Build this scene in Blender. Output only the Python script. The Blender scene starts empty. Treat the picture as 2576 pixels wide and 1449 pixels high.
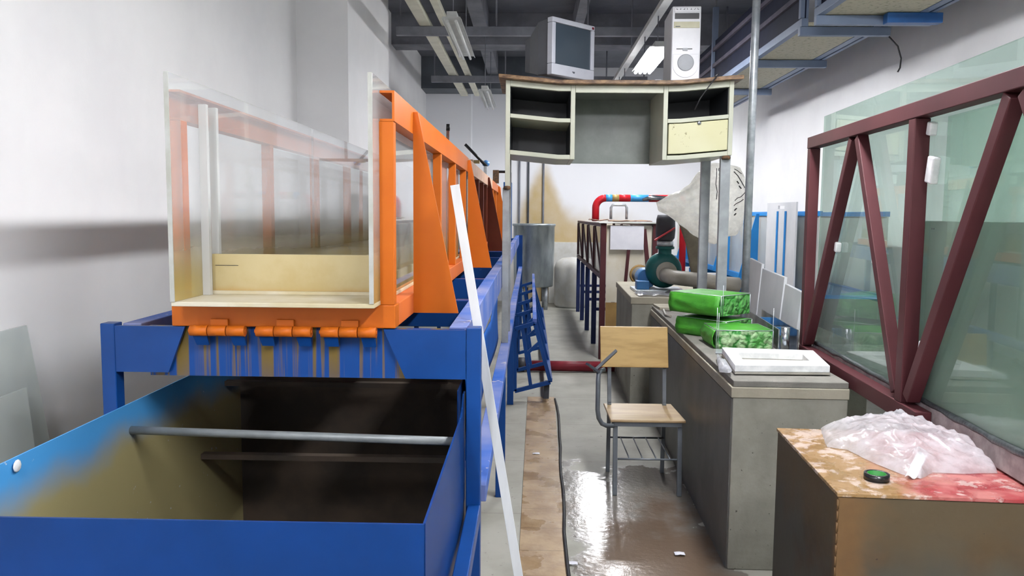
import bpy, bmesh, math, random
from mathutils import Vector, Matrix, noise as mnoise
R = math.radians
random.seed(7)
SC = bpy.context.scene
COL = SC.collection

# ------------------------------------------------------------------ colour and node helpers
def lin(h):
    h = h.lstrip('#'); out = []
    for i in (0, 2, 4):
        c = int(h[i:i+2], 16) / 255
        out.append(c / 12.92 if c <= .04045 else ((c + .055) / 1.055) ** 2.4)
    return (*out, 1.0)

class NT:
    """small wrapper for building node trees"""
    def __init__(s, name):
        s.m = bpy.data.materials.new(name); s.m.use_nodes = True
        s.t = s.m.node_tree; s.t.nodes.clear()
        s.out = s.n('ShaderNodeOutputMaterial'); s._xyz = None; s._tc = None
    def n(s, kind, **kw):
        nd = s.t.nodes.new(kind)
        for k, v in kw.items(): setattr(nd, k, v)
        return nd
    def l(s, a, b): s.t.links.new(a, b)
    def put(s, sock, v):
        if isinstance(v, bpy.types.NodeSocket): s.l(v, sock)
        else: sock.default_value = v
    def co(s):
        if not s._tc: s._tc = s.n('ShaderNodeTexCoord')
        return s._tc.outputs['Object']
    def xyz(s):
        if not s._xyz:
            s._xyz = s.n('ShaderNodeSeparateXYZ'); s.l(s.co(), s._xyz.inputs[0])
        return s._xyz.outputs
    def math(s, op, a, b=0.0, clamp=False):
        nd = s.n('ShaderNodeMath', operation=op, use_clamp=clamp)
        s.put(nd.inputs[0], a); s.put(nd.inputs[1], b); return nd.outputs[0]
    def ramp(s, v, a, b, lo=0.0, hi=1.0):
        nd = s.n('ShaderNodeMapRange', interpolation_type='SMOOTHSTEP')
        s.put(nd.inputs[0], v); nd.inputs[1].default_value = a; nd.inputs[2].default_value = b
        nd.inputs[3].default_value = lo; nd.inputs[4].default_value = hi; return nd.outputs[0]
    def vec(s, scale=(1, 1, 1)):
        nd = s.n('ShaderNodeMapping'); s.l(s.co(), nd.inputs[0]); nd.inputs['Scale'].default_value = scale
        return nd.outputs[0]
    def noise(s, scale=5, detail=4, rough=.55, stretch=None):
        nd = s.n('ShaderNodeTexNoise'); s.l(s.vec(stretch) if stretch else s.co(), nd.inputs['Vector'])
        nd.inputs['Scale'].default_value = scale; nd.inputs['Detail'].default_value = detail
        nd.inputs['Roughness'].default_value = rough; return nd.outputs['Fac']
    def voro(s, scale=20, feature='F1', out='Distance'):
        nd = s.n('ShaderNodeTexVoronoi', feature=feature); s.l(s.co(), nd.inputs['Vector'])
        nd.inputs['Scale'].default_value = scale; return nd.outputs[out]
    def mix(s, f, a, b):
        nd = s.n('ShaderNodeMix', data_type='RGBA')
        s.put(nd.inputs[0], f); s.put(nd.inputs[6], a); s.put(nd.inputs[7], b); return nd.outputs[2]
    def bump(s, h, strength=.2, dist=.01):
        nd = s.n('ShaderNodeBump'); nd.inputs['Strength'].default_value = strength
        nd.inputs['Distance'].default_value = dist; s.l(h, nd.inputs['Height']); return nd.outputs[0]
    def bsdf(s, col, rough=.5, metal=0.0, spec=.5, normal=None, **kw):
        b = s.n('ShaderNodeBsdfPrincipled')
        s.put(b.inputs['Base Color'], col); s.put(b.inputs['Roughness'], rough); s.put(b.inputs['Metallic'], metal)
        b.inputs['Specular IOR Level'].default_value = spec
        if normal is not None: s.l(normal, b.inputs['Normal'])
        for k, v in kw.items(): s.put(b.inputs[k], v)
        return b.outputs[0]
    def done(s, sh):
        s.l(sh, s.out.inputs[0]); return s.m

def plain(name, c, c2=None, rough=.5, metal=0.0, scale=6, bump=.0, bscale=80, spec=.5, stretch=None, lo=.35, hi=.65):
    t = NT(name); a = lin(c); b = lin(c2) if c2 else tuple(x * .82 for x in a[:3]) + (1,)
    f = t.ramp(t.noise(scale, 5, .6, stretch), lo, hi)
    nm = t.bump(t.noise(bscale, 3), bump, .004) if bump else None
    return t.done(t.bsdf(t.mix(f, a, b), rough, metal, spec, nm))

def paint(name, c, c2, chip, amount=.68, rough=.38, scale=3, chipscale=22, bump=.05, spec=.25):
    """gloss paint with slow variation and chips"""
    t = NT(name)
    f = t.ramp(t.noise(scale, 4), .3, .7)
    base = t.mix(f, lin(c), lin(c2))
    k = t.ramp(t.noise(chipscale, 6, .7), amount, amount + .04)
    col = t.mix(k, base, lin(chip))
    return t.done(t.bsdf(col, t.math('ADD', t.math('MULTIPLY', k, .3), rough), 0, spec, t.bump(t.noise(35, 4), bump, .003)))

def emit(name, c, s):
    t = NT(name); e = t.n('ShaderNodeEmission'); e.inputs[0].default_value = lin(c); e.inputs[1].default_value = s
    return t.done(e.outputs[0])

def sheet_mat(name, tint, haze, hazecol, ior=1.45, stain=None, rough=.03):
    """thin clear sheet: tinted pass-through, fresnel reflection, a little surface haze"""
    t = NT(name)
    tr = t.n('ShaderNodeBsdfTransparent'); tr.inputs[0].default_value = lin(tint)
    gl = t.n('ShaderNodeBsdfGlossy'); gl.inputs['Roughness'].default_value = rough
    lw = t.n('ShaderNodeLayerWeight'); f0 = ((ior - 1) / (ior + 1)) ** 2
    fr = t.math('ADD', t.math('MULTIPLY', t.math('POWER', lw.outputs['Facing'], 5.0), 1 - f0), f0)
    df = t.n('ShaderNodeBsdfDiffuse')
    hz = t.ramp(t.noise(2.2, 3, .5), .25, .8, haze * .85, haze * 1.2)
    if stain:
        z0, z1, sc, amt = stain
        zz = t.math('ADD', t.xyz()[2], t.math('MULTIPLY', t.noise(2.2, 4), .12))
        k = t.ramp(zz, z0, z1, 1, 0)
        t.put(df.inputs[0], t.mix(k, lin(hazecol), lin(sc)))
        hz = t.math('MAXIMUM', hz, t.math('MULTIPLY', k, amt))
    else:
        df.inputs[0].default_value = lin(hazecol)
    a = t.n('ShaderNodeMixShader'); t.put(a.inputs[0], hz); t.l(tr.outputs[0], a.inputs[1]); t.l(df.outputs[0], a.inputs[2])
    b = t.n('ShaderNodeMixShader'); t.l(fr, b.inputs[0]); t.l(a.outputs[0], b.inputs[1]); t.l(gl.outputs[0], b.inputs[2])
    return t.done(b.outputs[0])

M = {}
# ---- setting
def m_wall():
    t = NT('plaster_white')
    c = t.mix(t.ramp(t.noise(1.1, 5, .6), .3, .75), lin('#f1f1f1'), lin('#e7e7e8'))
    return t.done(t.bsdf(c, .85, 0, .2, t.bump(t.noise(55, 4), .12, .004)))
M['wall'] = m_wall()
def m_farwall():
    t = NT('plaster_stained')
    x, y, z = t.xyz()
    dx = t.math('SUBTRACT', x, .24)
    hump = t.math('POWER', 2.718, t.math('MULTIPLY', t.math('MULTIPLY', dx, dx), -9.0))
    top = t.math('ADD', t.math('MULTIPLY', hump, 1.0), 1.72)
    wob = t.math('MULTIPLY', t.math('SUBTRACT', t.noise(2.2, 4), .5), .45)
    d = t.math('SUBTRACT', t.math('ADD', top, wob), z)
    k = t.ramp(d, -.12, .5)
    k = t.math('MULTIPLY', k, t.ramp(x, 1.5, 2.2, 1, 0))
    k = t.math('MULTIPLY', k, t.ramp(x, -.45, -.1))
    k = t.math('MULTIPLY', k, t.math('ADD', .6, t.math('MULTIPLY', t.noise(3, 4), .5)))
    c = t.mix(k, lin('#ecedf0'), lin('#bfa670'))
    return t.done(t.bsdf(c, .85, 0, .2))
M['farwall'] = m_farwall()
def m_floor():
    t = NT('wet_concrete_floor')
    x, y, z = t.xyz()
    base = t.mix(t.ramp(t.noise(2.2, 6, .6), .3, .7), lin('#a6a59b'), lin('#908f84'))
    base = t.mix(t.ramp(t.noise(18, 5, .7), .62, .72), base, lin('#6d6860'))
    # joints between slabs
    jy = t.math('ABSOLUTE', t.math('SUBTRACT', t.math('FRACT', t.math('DIVIDE', y, .95)), .5))
    base = t.mix(t.ramp(jy, .0, .006, .5, 0), base, lin('#55504a'))
    n = t.math('MULTIPLY', t.math('SUBTRACT', t.noise(3.2, 5, .6), .5), 1.3)
    ex = t.math('SUBTRACT', 1.0, t.math('ABSOLUTE', t.math('DIVIDE', t.math('SUBTRACT', x, .62), .42)))
    ey = t.math('SUBTRACT', 1.0, t.math('ABSOLUTE', t.math('DIVIDE', t.math('SUBTRACT', y, 3.7), 1.55)))
    wet = t.ramp(t.math('ADD', t.math('MINIMUM', ex, ey), n), .02, .14)
    dirt = t.ramp(t.math('ADD', t.math('MINIMUM', ex, t.math('SUBTRACT', ey, .28)), n), .1, .5)
    c = t.mix(wet, base, lin('#6f6a62'))
    c = t.mix(t.math('MULTIPLY', dirt, .8), c, lin('#5e4b3a'))
    rough = t.math('SUBTRACT', .62, t.math('MULTIPLY', wet, .46))
    return t.done(t.bsdf(c, rough, 0, .5, t.bump(t.noise(26, 4), .22, .006)))
M['floor'] = m_floor()
def m_strip():
    t = NT('trench_cover_stone')
    x, y, z = t.xyz()
    c = t.mix(t.ramp(t.noise(5, 6, .65), .35, .65), lin('#a8906f'), lin('#8a7053'))
    c = t.mix(t.ramp(t.noise(9, 6, .7), .62, .72), c, lin('#4c4136'))
    j = t.math('ABSOLUTE', t.math('SUBTRACT', t.math('FRACT', t.math('DIVIDE', y, .28)), .5))
    c = t.mix(t.ramp(j, 0, .02, .7, 0), c, lin('#54432f'))
    r = t.ramp(t.noise(4, 4), .35, .6, .12, .5)
    return t.done(t.bsdf(c, r, 0, .5, t.bump(t.noise(40, 3), .25, .004)))
M['strip'] = m_strip()
M['ceil'] = plain('ceiling_dark_grey', '#6c6f77', '#5f626a', .9, scale=2)
M['beamgrey'] = plain('beam_grey', '#80828a', '#6c6e76', .8, scale=3)
M['duct'] = plain('duct_dark_grey', '#5d636a', '#50565d', .6, scale=3)
# ---- blue and orange flume
M['blue'] = paint('royal_blue_paint', '#114184', '#0f3a77', '#6f8ebc', .70, .34)
M['bluedust'] = paint('royal_blue_dusty_top', '#2a5cae', '#8b90b4', '#a9a7b6', .6, .75, 1.6, 9, spec=.1)
M['bluesheet'] = paint('royal_blue_sheet', '#1c4f98', '#17458a', '#7f9ccb', .72, .6, spec=.06)
M['bluetank'] = paint('tank_blue_paint', '#0c3470', '#0a2e62', '#8ea5c8', .695, .34, spec=.15)
def m_tankin():
    t = NT('tank_blue_with_tan_silt')
    x, y, z = t.xyz()
    zz = t.math('ADD', z, t.math('MULTIPLY', t.math('SUBTRACT', t.noise(2.0, 5), .5), .25))
    k = t.ramp(zz, .88, 1.02, 1, 0)
    c = t.mix(k, lin('#4c9ddb'), lin('#a59a6c'))
    c = t.mix(t.ramp(t.noise(30, 5), .7, .75), c, lin('#c9d6e2'))
    return t.done(t.bsdf(c, .45, 0, .4, t.bump(t.noise(30, 3), .06, .003)))
M['tankin'] = m_tankin()
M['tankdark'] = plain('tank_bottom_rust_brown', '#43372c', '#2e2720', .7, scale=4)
def m_streak():
    t = NT('blue_plate_with_rust_streaks')
    x, y, z = t.xyz()
    s = t.noise(26, 3, .5, (1.0, 1.0, .012))
    s2 = t.noise(55, 2, .5, (1.0, 1.0, .02))
    cut = t.ramp(t.math('ADD', z, t.math('MULTIPLY', t.noise(14, 3, .5, (1, 1, .1)), .14)), 1.15, 1.3)
    k = t.math('MAXIMUM', t.ramp(s, .50, .58), t.math('MULTIPLY', t.ramp(s2, .56, .64), .8))
    k = t.math('MULTIPLY', k, t.math('ADD', .7, t.math('MULTIPLY', cut, .3)))
    c = t.mix(k, lin('#114184'), lin('#6d5a28'))
    return t.done(t.bsdf(c, .42, 0, .25))
M['streak'] = m_streak()
M['orange'] = paint('orange_paint', '#cb6a1a', '#c26016', '#a04a1c', .72, .42)
M['orangedust'] = paint('orange_paint_dusty', '#dc7030', '#cf6a3a', '#e0a184', .62, .55, 2.5, 9)
M['orangefade'] = paint('faded_beige_orange_rail', '#c9a58c', '#bf9478', '#d8c3b0', .6, .6)
M['maroonpost'] = paint('brown_red_paint', '#7c3a26', '#6b3020', '#a0593e', .7, .45)
M['perspex'] = sheet_mat('clear_acrylic', '#f8f9f9', .23, '#e6e7e8', 1.45, (.17, .44, '#b3a062', .7))
M['guide'] = sheet_mat('milky_guide_strip', '#f2f4f3', .55, '#e3e4e2', 1.45)
M['perspexclean'] = sheet_mat('clear_acrylic_plain', '#f0f3f2', .12, '#e2e4e4', 1.45)
M['perspexedge'] = plain('acrylic_edge', '#b4b6b2', '#a5a69c', .3, scale=10)
M['cream'] = plain('cream_pvc_floor', '#d3ccb8', '#c4b893', .45, scale=4)
def m_weir():
    t = NT('yellowed_acrylic_weir')
    x, y, z = t.xyz()
    c = t.mix(t.ramp(t.noise(5, 6, .6), .35, .7), lin('#c3b488'), lin('#b7a471'))
    e = t.ramp(t.math('ADD', z, t.math('MULTIPLY', t.noise(9, 4), .03)), .10, .13, 1, 0)
    c = t.mix(t.math('MULTIPLY', e, .7), c, lin('#b58a45'))
    return t.done(t.bsdf(c, .4, 0, .5))
M['weir'] = m_weir()
M['blackmark'] = plain('black_pencil_mark', '#3a3a3c', None, .7)
M['greytube'] = plain('grey_painted_tube', '#8c9192', '#777c7e', .45, .2, 6)
M['whitewood'] = plain('white_painted_lath', '#dcdedf', '#c8cbcc', .5, scale=9, stretch=(1, 1, .15))
M['sheetold'] = sheet_mat('dusty_green_acrylic', '#eef3f0', .55, '#dde3e0', 1.45)
# ---- desk
M['creamsteel'] = paint('cream_enamel', '#bfc1b0', '#b3b6a6', '#77725f', .7, .35)
M['drawer'] = paint('cream_yellow_enamel', '#c9c7a6', '#c3c09a', '#8a8366', .60, .4, 3, 11)
M['deskshade'] = plain('desk_inside_shade', '#2c3036', '#24272d', .4, scale=4); M['kneehole'] = plain('desk_kneehole_grey', '#7e857f', '#6d746f', .3, scale=4)  # first colour holds the shade inside the desk openings
M['worktop'] = plain('worn_brown_laminate', '#4a3220', '#86694a', .55, scale=14, stretch=(1, 1, 3))
M['legsteel'] = plain('grey_steel_leg', '#9fa3a6', '#8b8f92', .45, .3, 8)
M['rustjoint'] = plain('rusty_weld', '#6b4a2c', '#3c352d', .8, scale=40)
M['pcwhite'] = plain('white_computer_plastic', '#e6e7ea', '#dcdde1', .4, scale=4)
M['pcbeige'] = plain('yellowed_bay_plastic', '#cfcdb4', '#c2bf9f', .5)
M['pcgrey'] = plain('grey_speaker_plastic', '#a9adb2', '#9da1a6', .5)
M['black'] = plain('black_plastic', '#141416', '#1c1c1f', .45)
M['moni'] = plain('silver_bezel_plastic', '#c6c9d2', '#bcbfc9', .4, scale=4)
M['monib'] = plain('shade_darkened_housing', '#5d5f65', '#54565b', .55, scale=4)  # grey housing with its shade put into the colour
def m_screen():
    t = NT('crt_glass'); return t.done(t.bsdf(lin('#434e58'), .12, 0, .5))
M['screen'] = m_screen()
# ---- right side
def m_conc(name, a, b, pits=True):
    t = NT(name)
    c = t.mix(t.ramp(t.noise(4, 7, .65), .3, .7), lin(a), lin(b))
    if pits: c = t.mix(t.ramp(t.noise(45, 4, .6), .66, .72), c, lin('#4d4b44'))
    return t.done(t.bsdf(c, .8, 0, .25, t.bump(t.noise(60, 5, .6), .35, .004)))
M['conc'] = m_conc('rough_concrete', '#98968b', '#838177')
M['conccap'] = m_conc('smooth_mortar_cap', '#a8a292', '#999383', False)
M['conctop'] = m_conc('wet_concrete_top', '#85827b', '#6c6a64')
M['steel'] = plain('galvanised_steel', '#c3c9cd', '#a3aab0', .35, .5, 14)
M['chrome'] = plain('bright_stainless', '#b9bdc2', '#7b8087', .22, .9, 10)
M['red'] = paint('dark_red_primer', '#50292d', '#462226', '#9a7070', .73, .5, 2.5, 20)
M['glass'] = sheet_mat('green_float_glass', '#e4f0ea', .12, '#bccac4', 1.52, None, .01)
M['board'] = plain('grey_green_pvc_board', '#c3cfc6', '#b5c0b7', .35, scale=2)
M['sealgrey'] = plain('grey_mortar_ledge', '#a29a9a', '#847c7d', .75, scale=16, bump=.3, bscale=60)
M['sealblack'] = plain('black_sealant', '#23272a', '#3e4446', .35, scale=30, bump=.5, bscale=70)
M['mint'] = plain('pale_green_tape', '#bfe3d2', '#a7cfbe', .3, scale=10)
M['slotgrey'] = plain('grey_slot_floor', '#a8a49a', '#97938a', .6, scale=8)
M['shadeface'] = plain('shaded_smooth_render', '#63625f', '#535250', .45, scale=3, spec=.3)  # smooth finish, darkened to carry the shade of the aisle face
M['whiteblock'] = plain('white_foam', '#f3f4f4', '#dadcdd', .6, scale=14)
def m_rust():
    t = NT('rusty_brown_tank_side')
    x, y, z = t.xyz()
    c = t.mix(t.ramp(t.noise(5, 7, .65), .3, .7), lin('#4a3826'), lin('#281e17'))
    k = t.ramp(t.math('ADD', z, t.math('MULTIPLY', t.noise(6, 4), .25)), .68, .9)
    c = t.mix(t.math('MULTIPLY', k, .6), t.mix(t.ramp(t.noise(2.3, 4), .3, .5), c, lin('#42413a')), lin('#58462a'))
    e = t.math('MULTIPLY', t.ramp(t.math('ADD', x, t.math('ADD', t.math('MULTIPLY', t.noise(9, 5), .2), t.math('MULTIPLY', y, 4.0))), .10, .26, 1, 0), .7)
    c = t.mix(e, c, t.mix(t.noise(20, 5), lin('#5d3f22'), lin('#7a5a34')))
    c = t.mix(t.ramp(t.noise(38, 5), .7, .75), c, lin('#2c211a'))
    return t.done(t.bsdf(c, .6, .1, .4, t.bump(t.noise(30, 4), .2, .004)))
M['rust'] = m_rust()
def m_boxtop():
    t = NT('red_stained_tank_top')
    x, y, z = t.xyz()
    n = t.math('MULTIPLY', t.math('SUBTRACT', t.noise(5, 6, .65), .5), .5)
    d = t.math('SUBTRACT', t.math('ADD', x, n), t.math('MULTIPLY', y, .12))
    c = t.mix(t.ramp(d, .12, .32), lin('#8f7048'), t.mix(t.ramp(t.noise(7, 5), .38, .6), lin('#96363a'), lin('#ad6a65')))
    w = t.ramp(t.math('ADD', t.noise(12, 7, .7), t.math('MULTIPLY', t.ramp(x, .1, .35, 1, 0), .05)), .56, .62)
    c = t.mix(t.math('MULTIPLY', w, .55), c, lin('#d2c2bb'))
    return t.done(t.bsdf(c, t.ramp(t.noise(14, 4), .4, .6, .2, .5), 0, .5, t.bump(t.noise(45, 4), .25, .004)))
M['boxtop'] = m_boxtop()
def m_film(name, c, alpha, emis=0):
    t = NT(name)
    tr = t.n('ShaderNodeBsdfTransparent')
    b = t.bsdf(lin(c), .2, 0, .6, t.bump(t.noise(26, 3, .5), .5, .012))
    tl = t.n('ShaderNodeBsdfTranslucent'); tl.inputs[0].default_value = lin(c)
    a = t.n('ShaderNodeMixShader'); a.inputs[0].default_value = .42; t.l(b, a.inputs[1]); t.l(tl.outputs[0], a.inputs[2])
    m = t.n('ShaderNodeMixShader'); t.put(m.inputs[0], t.ramp(t.noise(16, 5, .6), .3, .7, alpha * .75, min(1, alpha * 1.2)))
    t.l(tr.outputs[0], m.inputs[1]); t.l(a.outputs[0], m.inputs[2]); return t.done(m.outputs[0])
M['bag'] = m_film('clear_crinkled_plastic', '#e6e7ec', .68)
M['sack'] = m_film('translucent_woven_sack', '#fbfaf4', .88)
M['greyfilm'] = m_film('grey_plastic_sheeting', '#9b9da3', .95)
M['green'] = plain('green_net_fabric', '#459a28', '#398524', .5, scale=7, bump=.3, bscale=90)
def m_stones(nm, cover):
    t = NT(nm)
    vn = t.n('ShaderNodeTexVoronoi', feature='F1'); dn = t.n('ShaderNodeTexNoise'); t.l(t.co(), dn.inputs['Vector']); dn.inputs['Scale'].default_value = 22
    ad = t.n('ShaderNodeVectorMath', operation='MULTIPLY_ADD'); t.l(dn.outputs['Color'], ad.inputs[0]); ad.inputs[1].default_value = (.05, .05, .05); t.l(t.co(), ad.inputs[2])
    t.l(ad.outputs[0], vn.inputs['Vector']); vn.inputs['Scale'].default_value = 24; d = vn.outputs['Distance']
    c = t.mix(t.ramp(d, .42, .7), t.mix(t.noise(30, 3), lin('#b9cba4'), lin('#93b184')), lin('#256b26'))
    c = t.mix(t.math('MULTIPLY', t.ramp(t.noise(7, 4), .5 - .22 * cover, .7 - .22 * cover), .85), c, lin('#3a8a33'))
    net = t.ramp(t.voro(150), .1, .35)
    c = t.mix(t.math('MULTIPLY', net, .25), c, lin('#2f8a2c'))
    h = t.math('SUBTRACT', 1, d)
    return t.done(t.bsdf(c, .55, 0, .4, t.bump(h, .9, .02)))
M['stones'] = m_stones('pale_stones_under_green_net', 0); M['stonesgreen'] = m_stones('stones_under_dense_green_net', 1)
M['wood'] = plain('varnished_plywood', '#b0925c', '#9a7c48', .4, scale=3.5, stretch=(1, 6, 6))
M['woodseat'] = plain('worn_plywood_seat', '#ad9873', '#9a8160', .4, scale=3.5, stretch=(1, 6, 6))
M['chairtube'] = plain('grey_chair_tube', '#6f757b', '#62686e', .4, .3, 8)
M['darkgrey'] = plain('dark_grey_plastic', '#3b4048', '#31353c', .5)
M['teal'] = paint('dark_teal_pump_paint', '#1f5a58', '#184b4a', '#6f8d8a', .72, .4)
M['motorblue'] = plain('blue_motor_paint', '#2f6ea5', '#29608f', .4)
M['valve'] = plain('dark_rubber_sleeve', '#3a3b42', '#2d2e34', .6)
M['redlever'] = plain('red_lever_paint', '#b02b35', '#98232d', .4)
M['pvc'] = plain('grey_pvc_pipe', '#989389', '#878277', .45, scale=6)
M['hose'] = plain('tan_flat_hose', '#7c7462', '#6d6555', .7, scale=9, bump=.3)
M['redpipe'] = paint('red_pipe_paint', '#c4252f', '#b41f2a', '#8f4a46', .72, .35)
M['skypipe'] = plain('sky_blue_band', '#4aa5e0', '#3f97d2', .35)
M['tanpipe'] = plain('tan_band', '#a78d5a', '#96803f', .5)
M['maroonpipe'] = paint('maroon_pipe_paint', '#7a2430', '#681d28', '#c79a98', .66, .45)
M['sky'] = paint('sky_blue_paint', '#2d8bd3', '#2a7fc4', '#7fb7de', .73, .4)
M['paleacr'] = sheet_mat('milky_acrylic', '#dfe3e2', .62, '#d9dad5', 1.45)
M['greyboard'] = plain('pale_grey_board', '#d3d5d8', '#c6c9cd', .5, scale=3)
M['endplate'] = plain('cream_end_plate', '#ddd7c8', '#d1c8b2', .4, scale=3)
M['tan'] = plain('tan_board', '#a6854f', '#967646', .6, scale=5)
M['paper'] = plain('white_paper', '#dcdce2', '#d3d3da', .8)
M['rubbish'] = plain('scrap_cardboard', '#b39b84', '#8c5a50', .8, scale=9)
M['navy'] = paint('navy_paint', '#23305e', '#1d284f', '#5a6690', .74, .45)
M['drum'] = plain('dull_galvanised_drum', '#aeb6b8', '#868f93', .4, .7, 5, stretch=(1, 1, .3))
M['tankwhite'] = plain('white_plastic_tank', '#dcdcd8', '#cfcdc4', .5)
M['trunk'] = plain('ivory_trunking', '#d4d2be', '#c6c4b0', .5)
M['reflector'] = plain('white_enamel_reflector', '#d3d5d2', '#c4c7c4', .35)
M['tubeoff'] = plain('frosted_unlit_tube', '#d9dcd9', '#cfd2cf', .25)
M['tubeon'] = emit('lit_fluorescent_tube', '#fbfbff', 75)
M['traysteel'] = paint('blue_grey_paint', '#77849a', '#6b788e', '#99a1ad', .7, .5)
M['trayside'] = plain('dark_blue_grey_sheet', '#1d2133', '#191d2c', .7, spec=.1)
M['traybar'] = plain('mauve_grey_rail', '#57545f', '#4c4955', .7, spec=.1)
M['speckle'] = plain('speckled_insulation_board', '#b6b19c', '#8d8873', .85, scale=30, lo=.5, hi=.72, bump=.3, bscale=50)
M['bluedeep'] = plain('deep_blue_paint', '#245a97', '#1e4e86', .45)
M['tape'] = plain('black_electrical_tape', '#151617', '#202122', .25)
M['tapecore'] = plain('green_tape_core', '#237a2e', '#1e6c28', .5)
M['cable'] = plain('black_cable_rubber', '#17171a', '#202024', .6)
M['bluecloth'] = plain('sky_blue_cap', '#5f9bd6', '#548ecb', .4)

# ------------------------------------------------------------------ mesh builder
ROOTM = {}
class MB:
    def __init__(s): s.v, s.f, s.sm = [], [], []
    def _add(s, vs, fs, smooth=False):
        b = len(s.v); s.v += [Vector(p) for p in vs]
        s.f += [tuple(b + i for i in q) for q in fs]; s.sm += [smooth] * len(fs); return s
    def box(s, x0, x1, y0, y1, z0, z1):
        return s.hexa([(x0, y0, z0), (x1, y0, z0), (x1, y1, z0), (x0, y1, z0), (x0, y0, z1), (x1, y0, z1), (x1, y1, z1), (x0, y1, z1)])
    def hexa(s, p):
        return s._add(p, [(0, 3, 2, 1), (4, 5, 6, 7), (0, 1, 5, 4), (1, 2, 6, 5), (2, 3, 7, 6), (3, 0, 4, 7)])
    def prism(s, pts, ext):
        n = len(pts); e = Vector(ext); a = [Vector(p) for p in pts]
        return s._add(a + [p + e for p in a], [tuple(range(n))[::-1], tuple(range(n, 2 * n))] + [(i, (i + 1) % n, n + (i + 1) % n, n + i) for i in range(n)])
    def bar(s, p0, p1, w, h, up=(0, 0, 1)):
        p0, p1 = Vector(p0), Vector(p1); d = (p1 - p0).normalized(); up = Vector(up)
        sd = d.cross(up).normalized(); u2 = sd.cross(d).normalized()
        c = [(-w/2, -h/2), (w/2, -h/2), (w/2, h/2), (-w/2, h/2)]
        return s._add([q + sd * a + u2 * b for q in (p0, p1) for a, b in c], [(0, 3, 2, 1), (4, 5, 6, 7), (0, 1, 5, 4), (1, 2, 6, 5), (2, 3, 7, 6), (3, 0, 4, 7)])
    def tube(s, pts, r, n=12, cap=True, flat=1.0):
        pts = [Vector(p) for p in pts]; rs = r if isinstance(r, (list, tuple)) else [r] * len(pts)
        tans = []
        for i in range(len(pts)):
            a = pts[max(0, i - 1)]; b = pts[min(len(pts) - 1, i + 1)]; tans.append((b - a).normalized())
        ref = Vector((0, 0, 1)) if abs(tans[0].z) < .9 else Vector((0, 1, 0))
        nrm = (ref - tans[0] * ref.dot(tans[0])).normalized(); vs = []
        for p, t, rr in zip(pts, tans, rs):
            nrm = (nrm - t * nrm.dot(t)).normalized(); bi = t.cross(nrm)
            vs += [p + (nrm * math.cos(2*math.pi*k/n) * flat + bi * math.sin(2*math.pi*k/n)) * rr for k in range(n)]
        m = len(pts)
        fs = [(i*n + k, i*n + (k+1) % n, (i+1)*n + (k+1) % n, (i+1)*n + k) for i in range(m - 1) for k in range(n)]
        s._add(vs, fs, True)
        if cap:
            b = len(s.v) - len(vs)
            s.f += [tuple(b + k for k in range(n))[::-1], tuple(b + (m-1)*n + k for k in range(n))]; s.sm += [False, False]
        return s
    def lathe(s, prof, c, n=24, axis='z'):
        vs = []
        for r, h in prof:
            for k in range(n):
                a = 2*math.pi*k/n; x, y = r*math.cos(a), r*math.sin(a)
                q = {'z': (x, y, h), 'y': (x, h, y), 'x': (h, x, y)}[axis]; vs.append(Vector(c) + Vector(q))
        m = len(prof)
        fs = [(i*n + k, i*n + (k+1) % n, (i+1)*n + (k+1) % n, (i+1)*n + k) for i in range(m - 1) for k in range(n)]
        s._add(vs, fs, True); b = len(s.v) - len(vs)
        if prof[0][0] > 1e-5: s.f.append(tuple(b + k for k in range(n))[::-1]); s.sm.append(False)
        if prof[-1][0] > 1e-5: s.f.append(tuple(b + (m-1)*n + k for k in range(n))); s.sm.append(False)
        return s
    def grid(s, fn, nu, nv, smooth=True, wrap=False):
        vs = [fn(i / nu, j / nv) for i in range(nu + 1) for j in range(nv + 1)]
        fs = [(i*(nv+1) + j, (i+1)*(nv+1) + j, (i+1)*(nv+1) + j + 1, i*(nv+1) + j + 1) for i in range(nu) for j in range(nv)]
        return s._add(vs, fs, smooth)
    def build(s, name, mat, parent=None, bevel=0.0, solid=0.0, subsurf=0, merge=False):
        me = bpy.data.meshes.new(name)
        inv = None
        if parent is not None:
            r = parent
            while r.parent: r = r.parent
            inv = ROOTM.get(r.name)
        vs = [(inv @ p) if inv else p for p in s.v]
        me.from_pydata([tuple(p) for p in vs], [], s.f)
        for p, q in zip(me.polygons, s.sm): p.use_smooth = q
        bm = bmesh.new(); bm.from_mesh(me)
        if merge: bmesh.ops.remove_doubles(bm, verts=bm.verts, dist=1e-5)
        bmesh.ops.recalc_face_normals(bm, faces=bm.faces); bm.to_mesh(me); bm.free()
        me.materials.append(mat if not isinstance(mat, str) else M[mat])
        o = bpy.data.objects.new(name, me); COL.objects.link(o)
        if parent is not None: o.parent = parent
        if solid:
            md = o.modifiers.new('thickness', 'SOLIDIFY'); md.thickness = solid; md.offset = 0
        if bevel:
            md = o.modifiers.new('bevel', 'BEVEL'); md.width = bevel; md.segments = 2; md.limit_method = 'ANGLE'; md.angle_limit = R(40)
        if subsurf:
            md = o.modifiers.new('smooth', 'SUBSURF'); md.levels = subsurf; md.render_levels = subsurf
        return o

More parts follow.
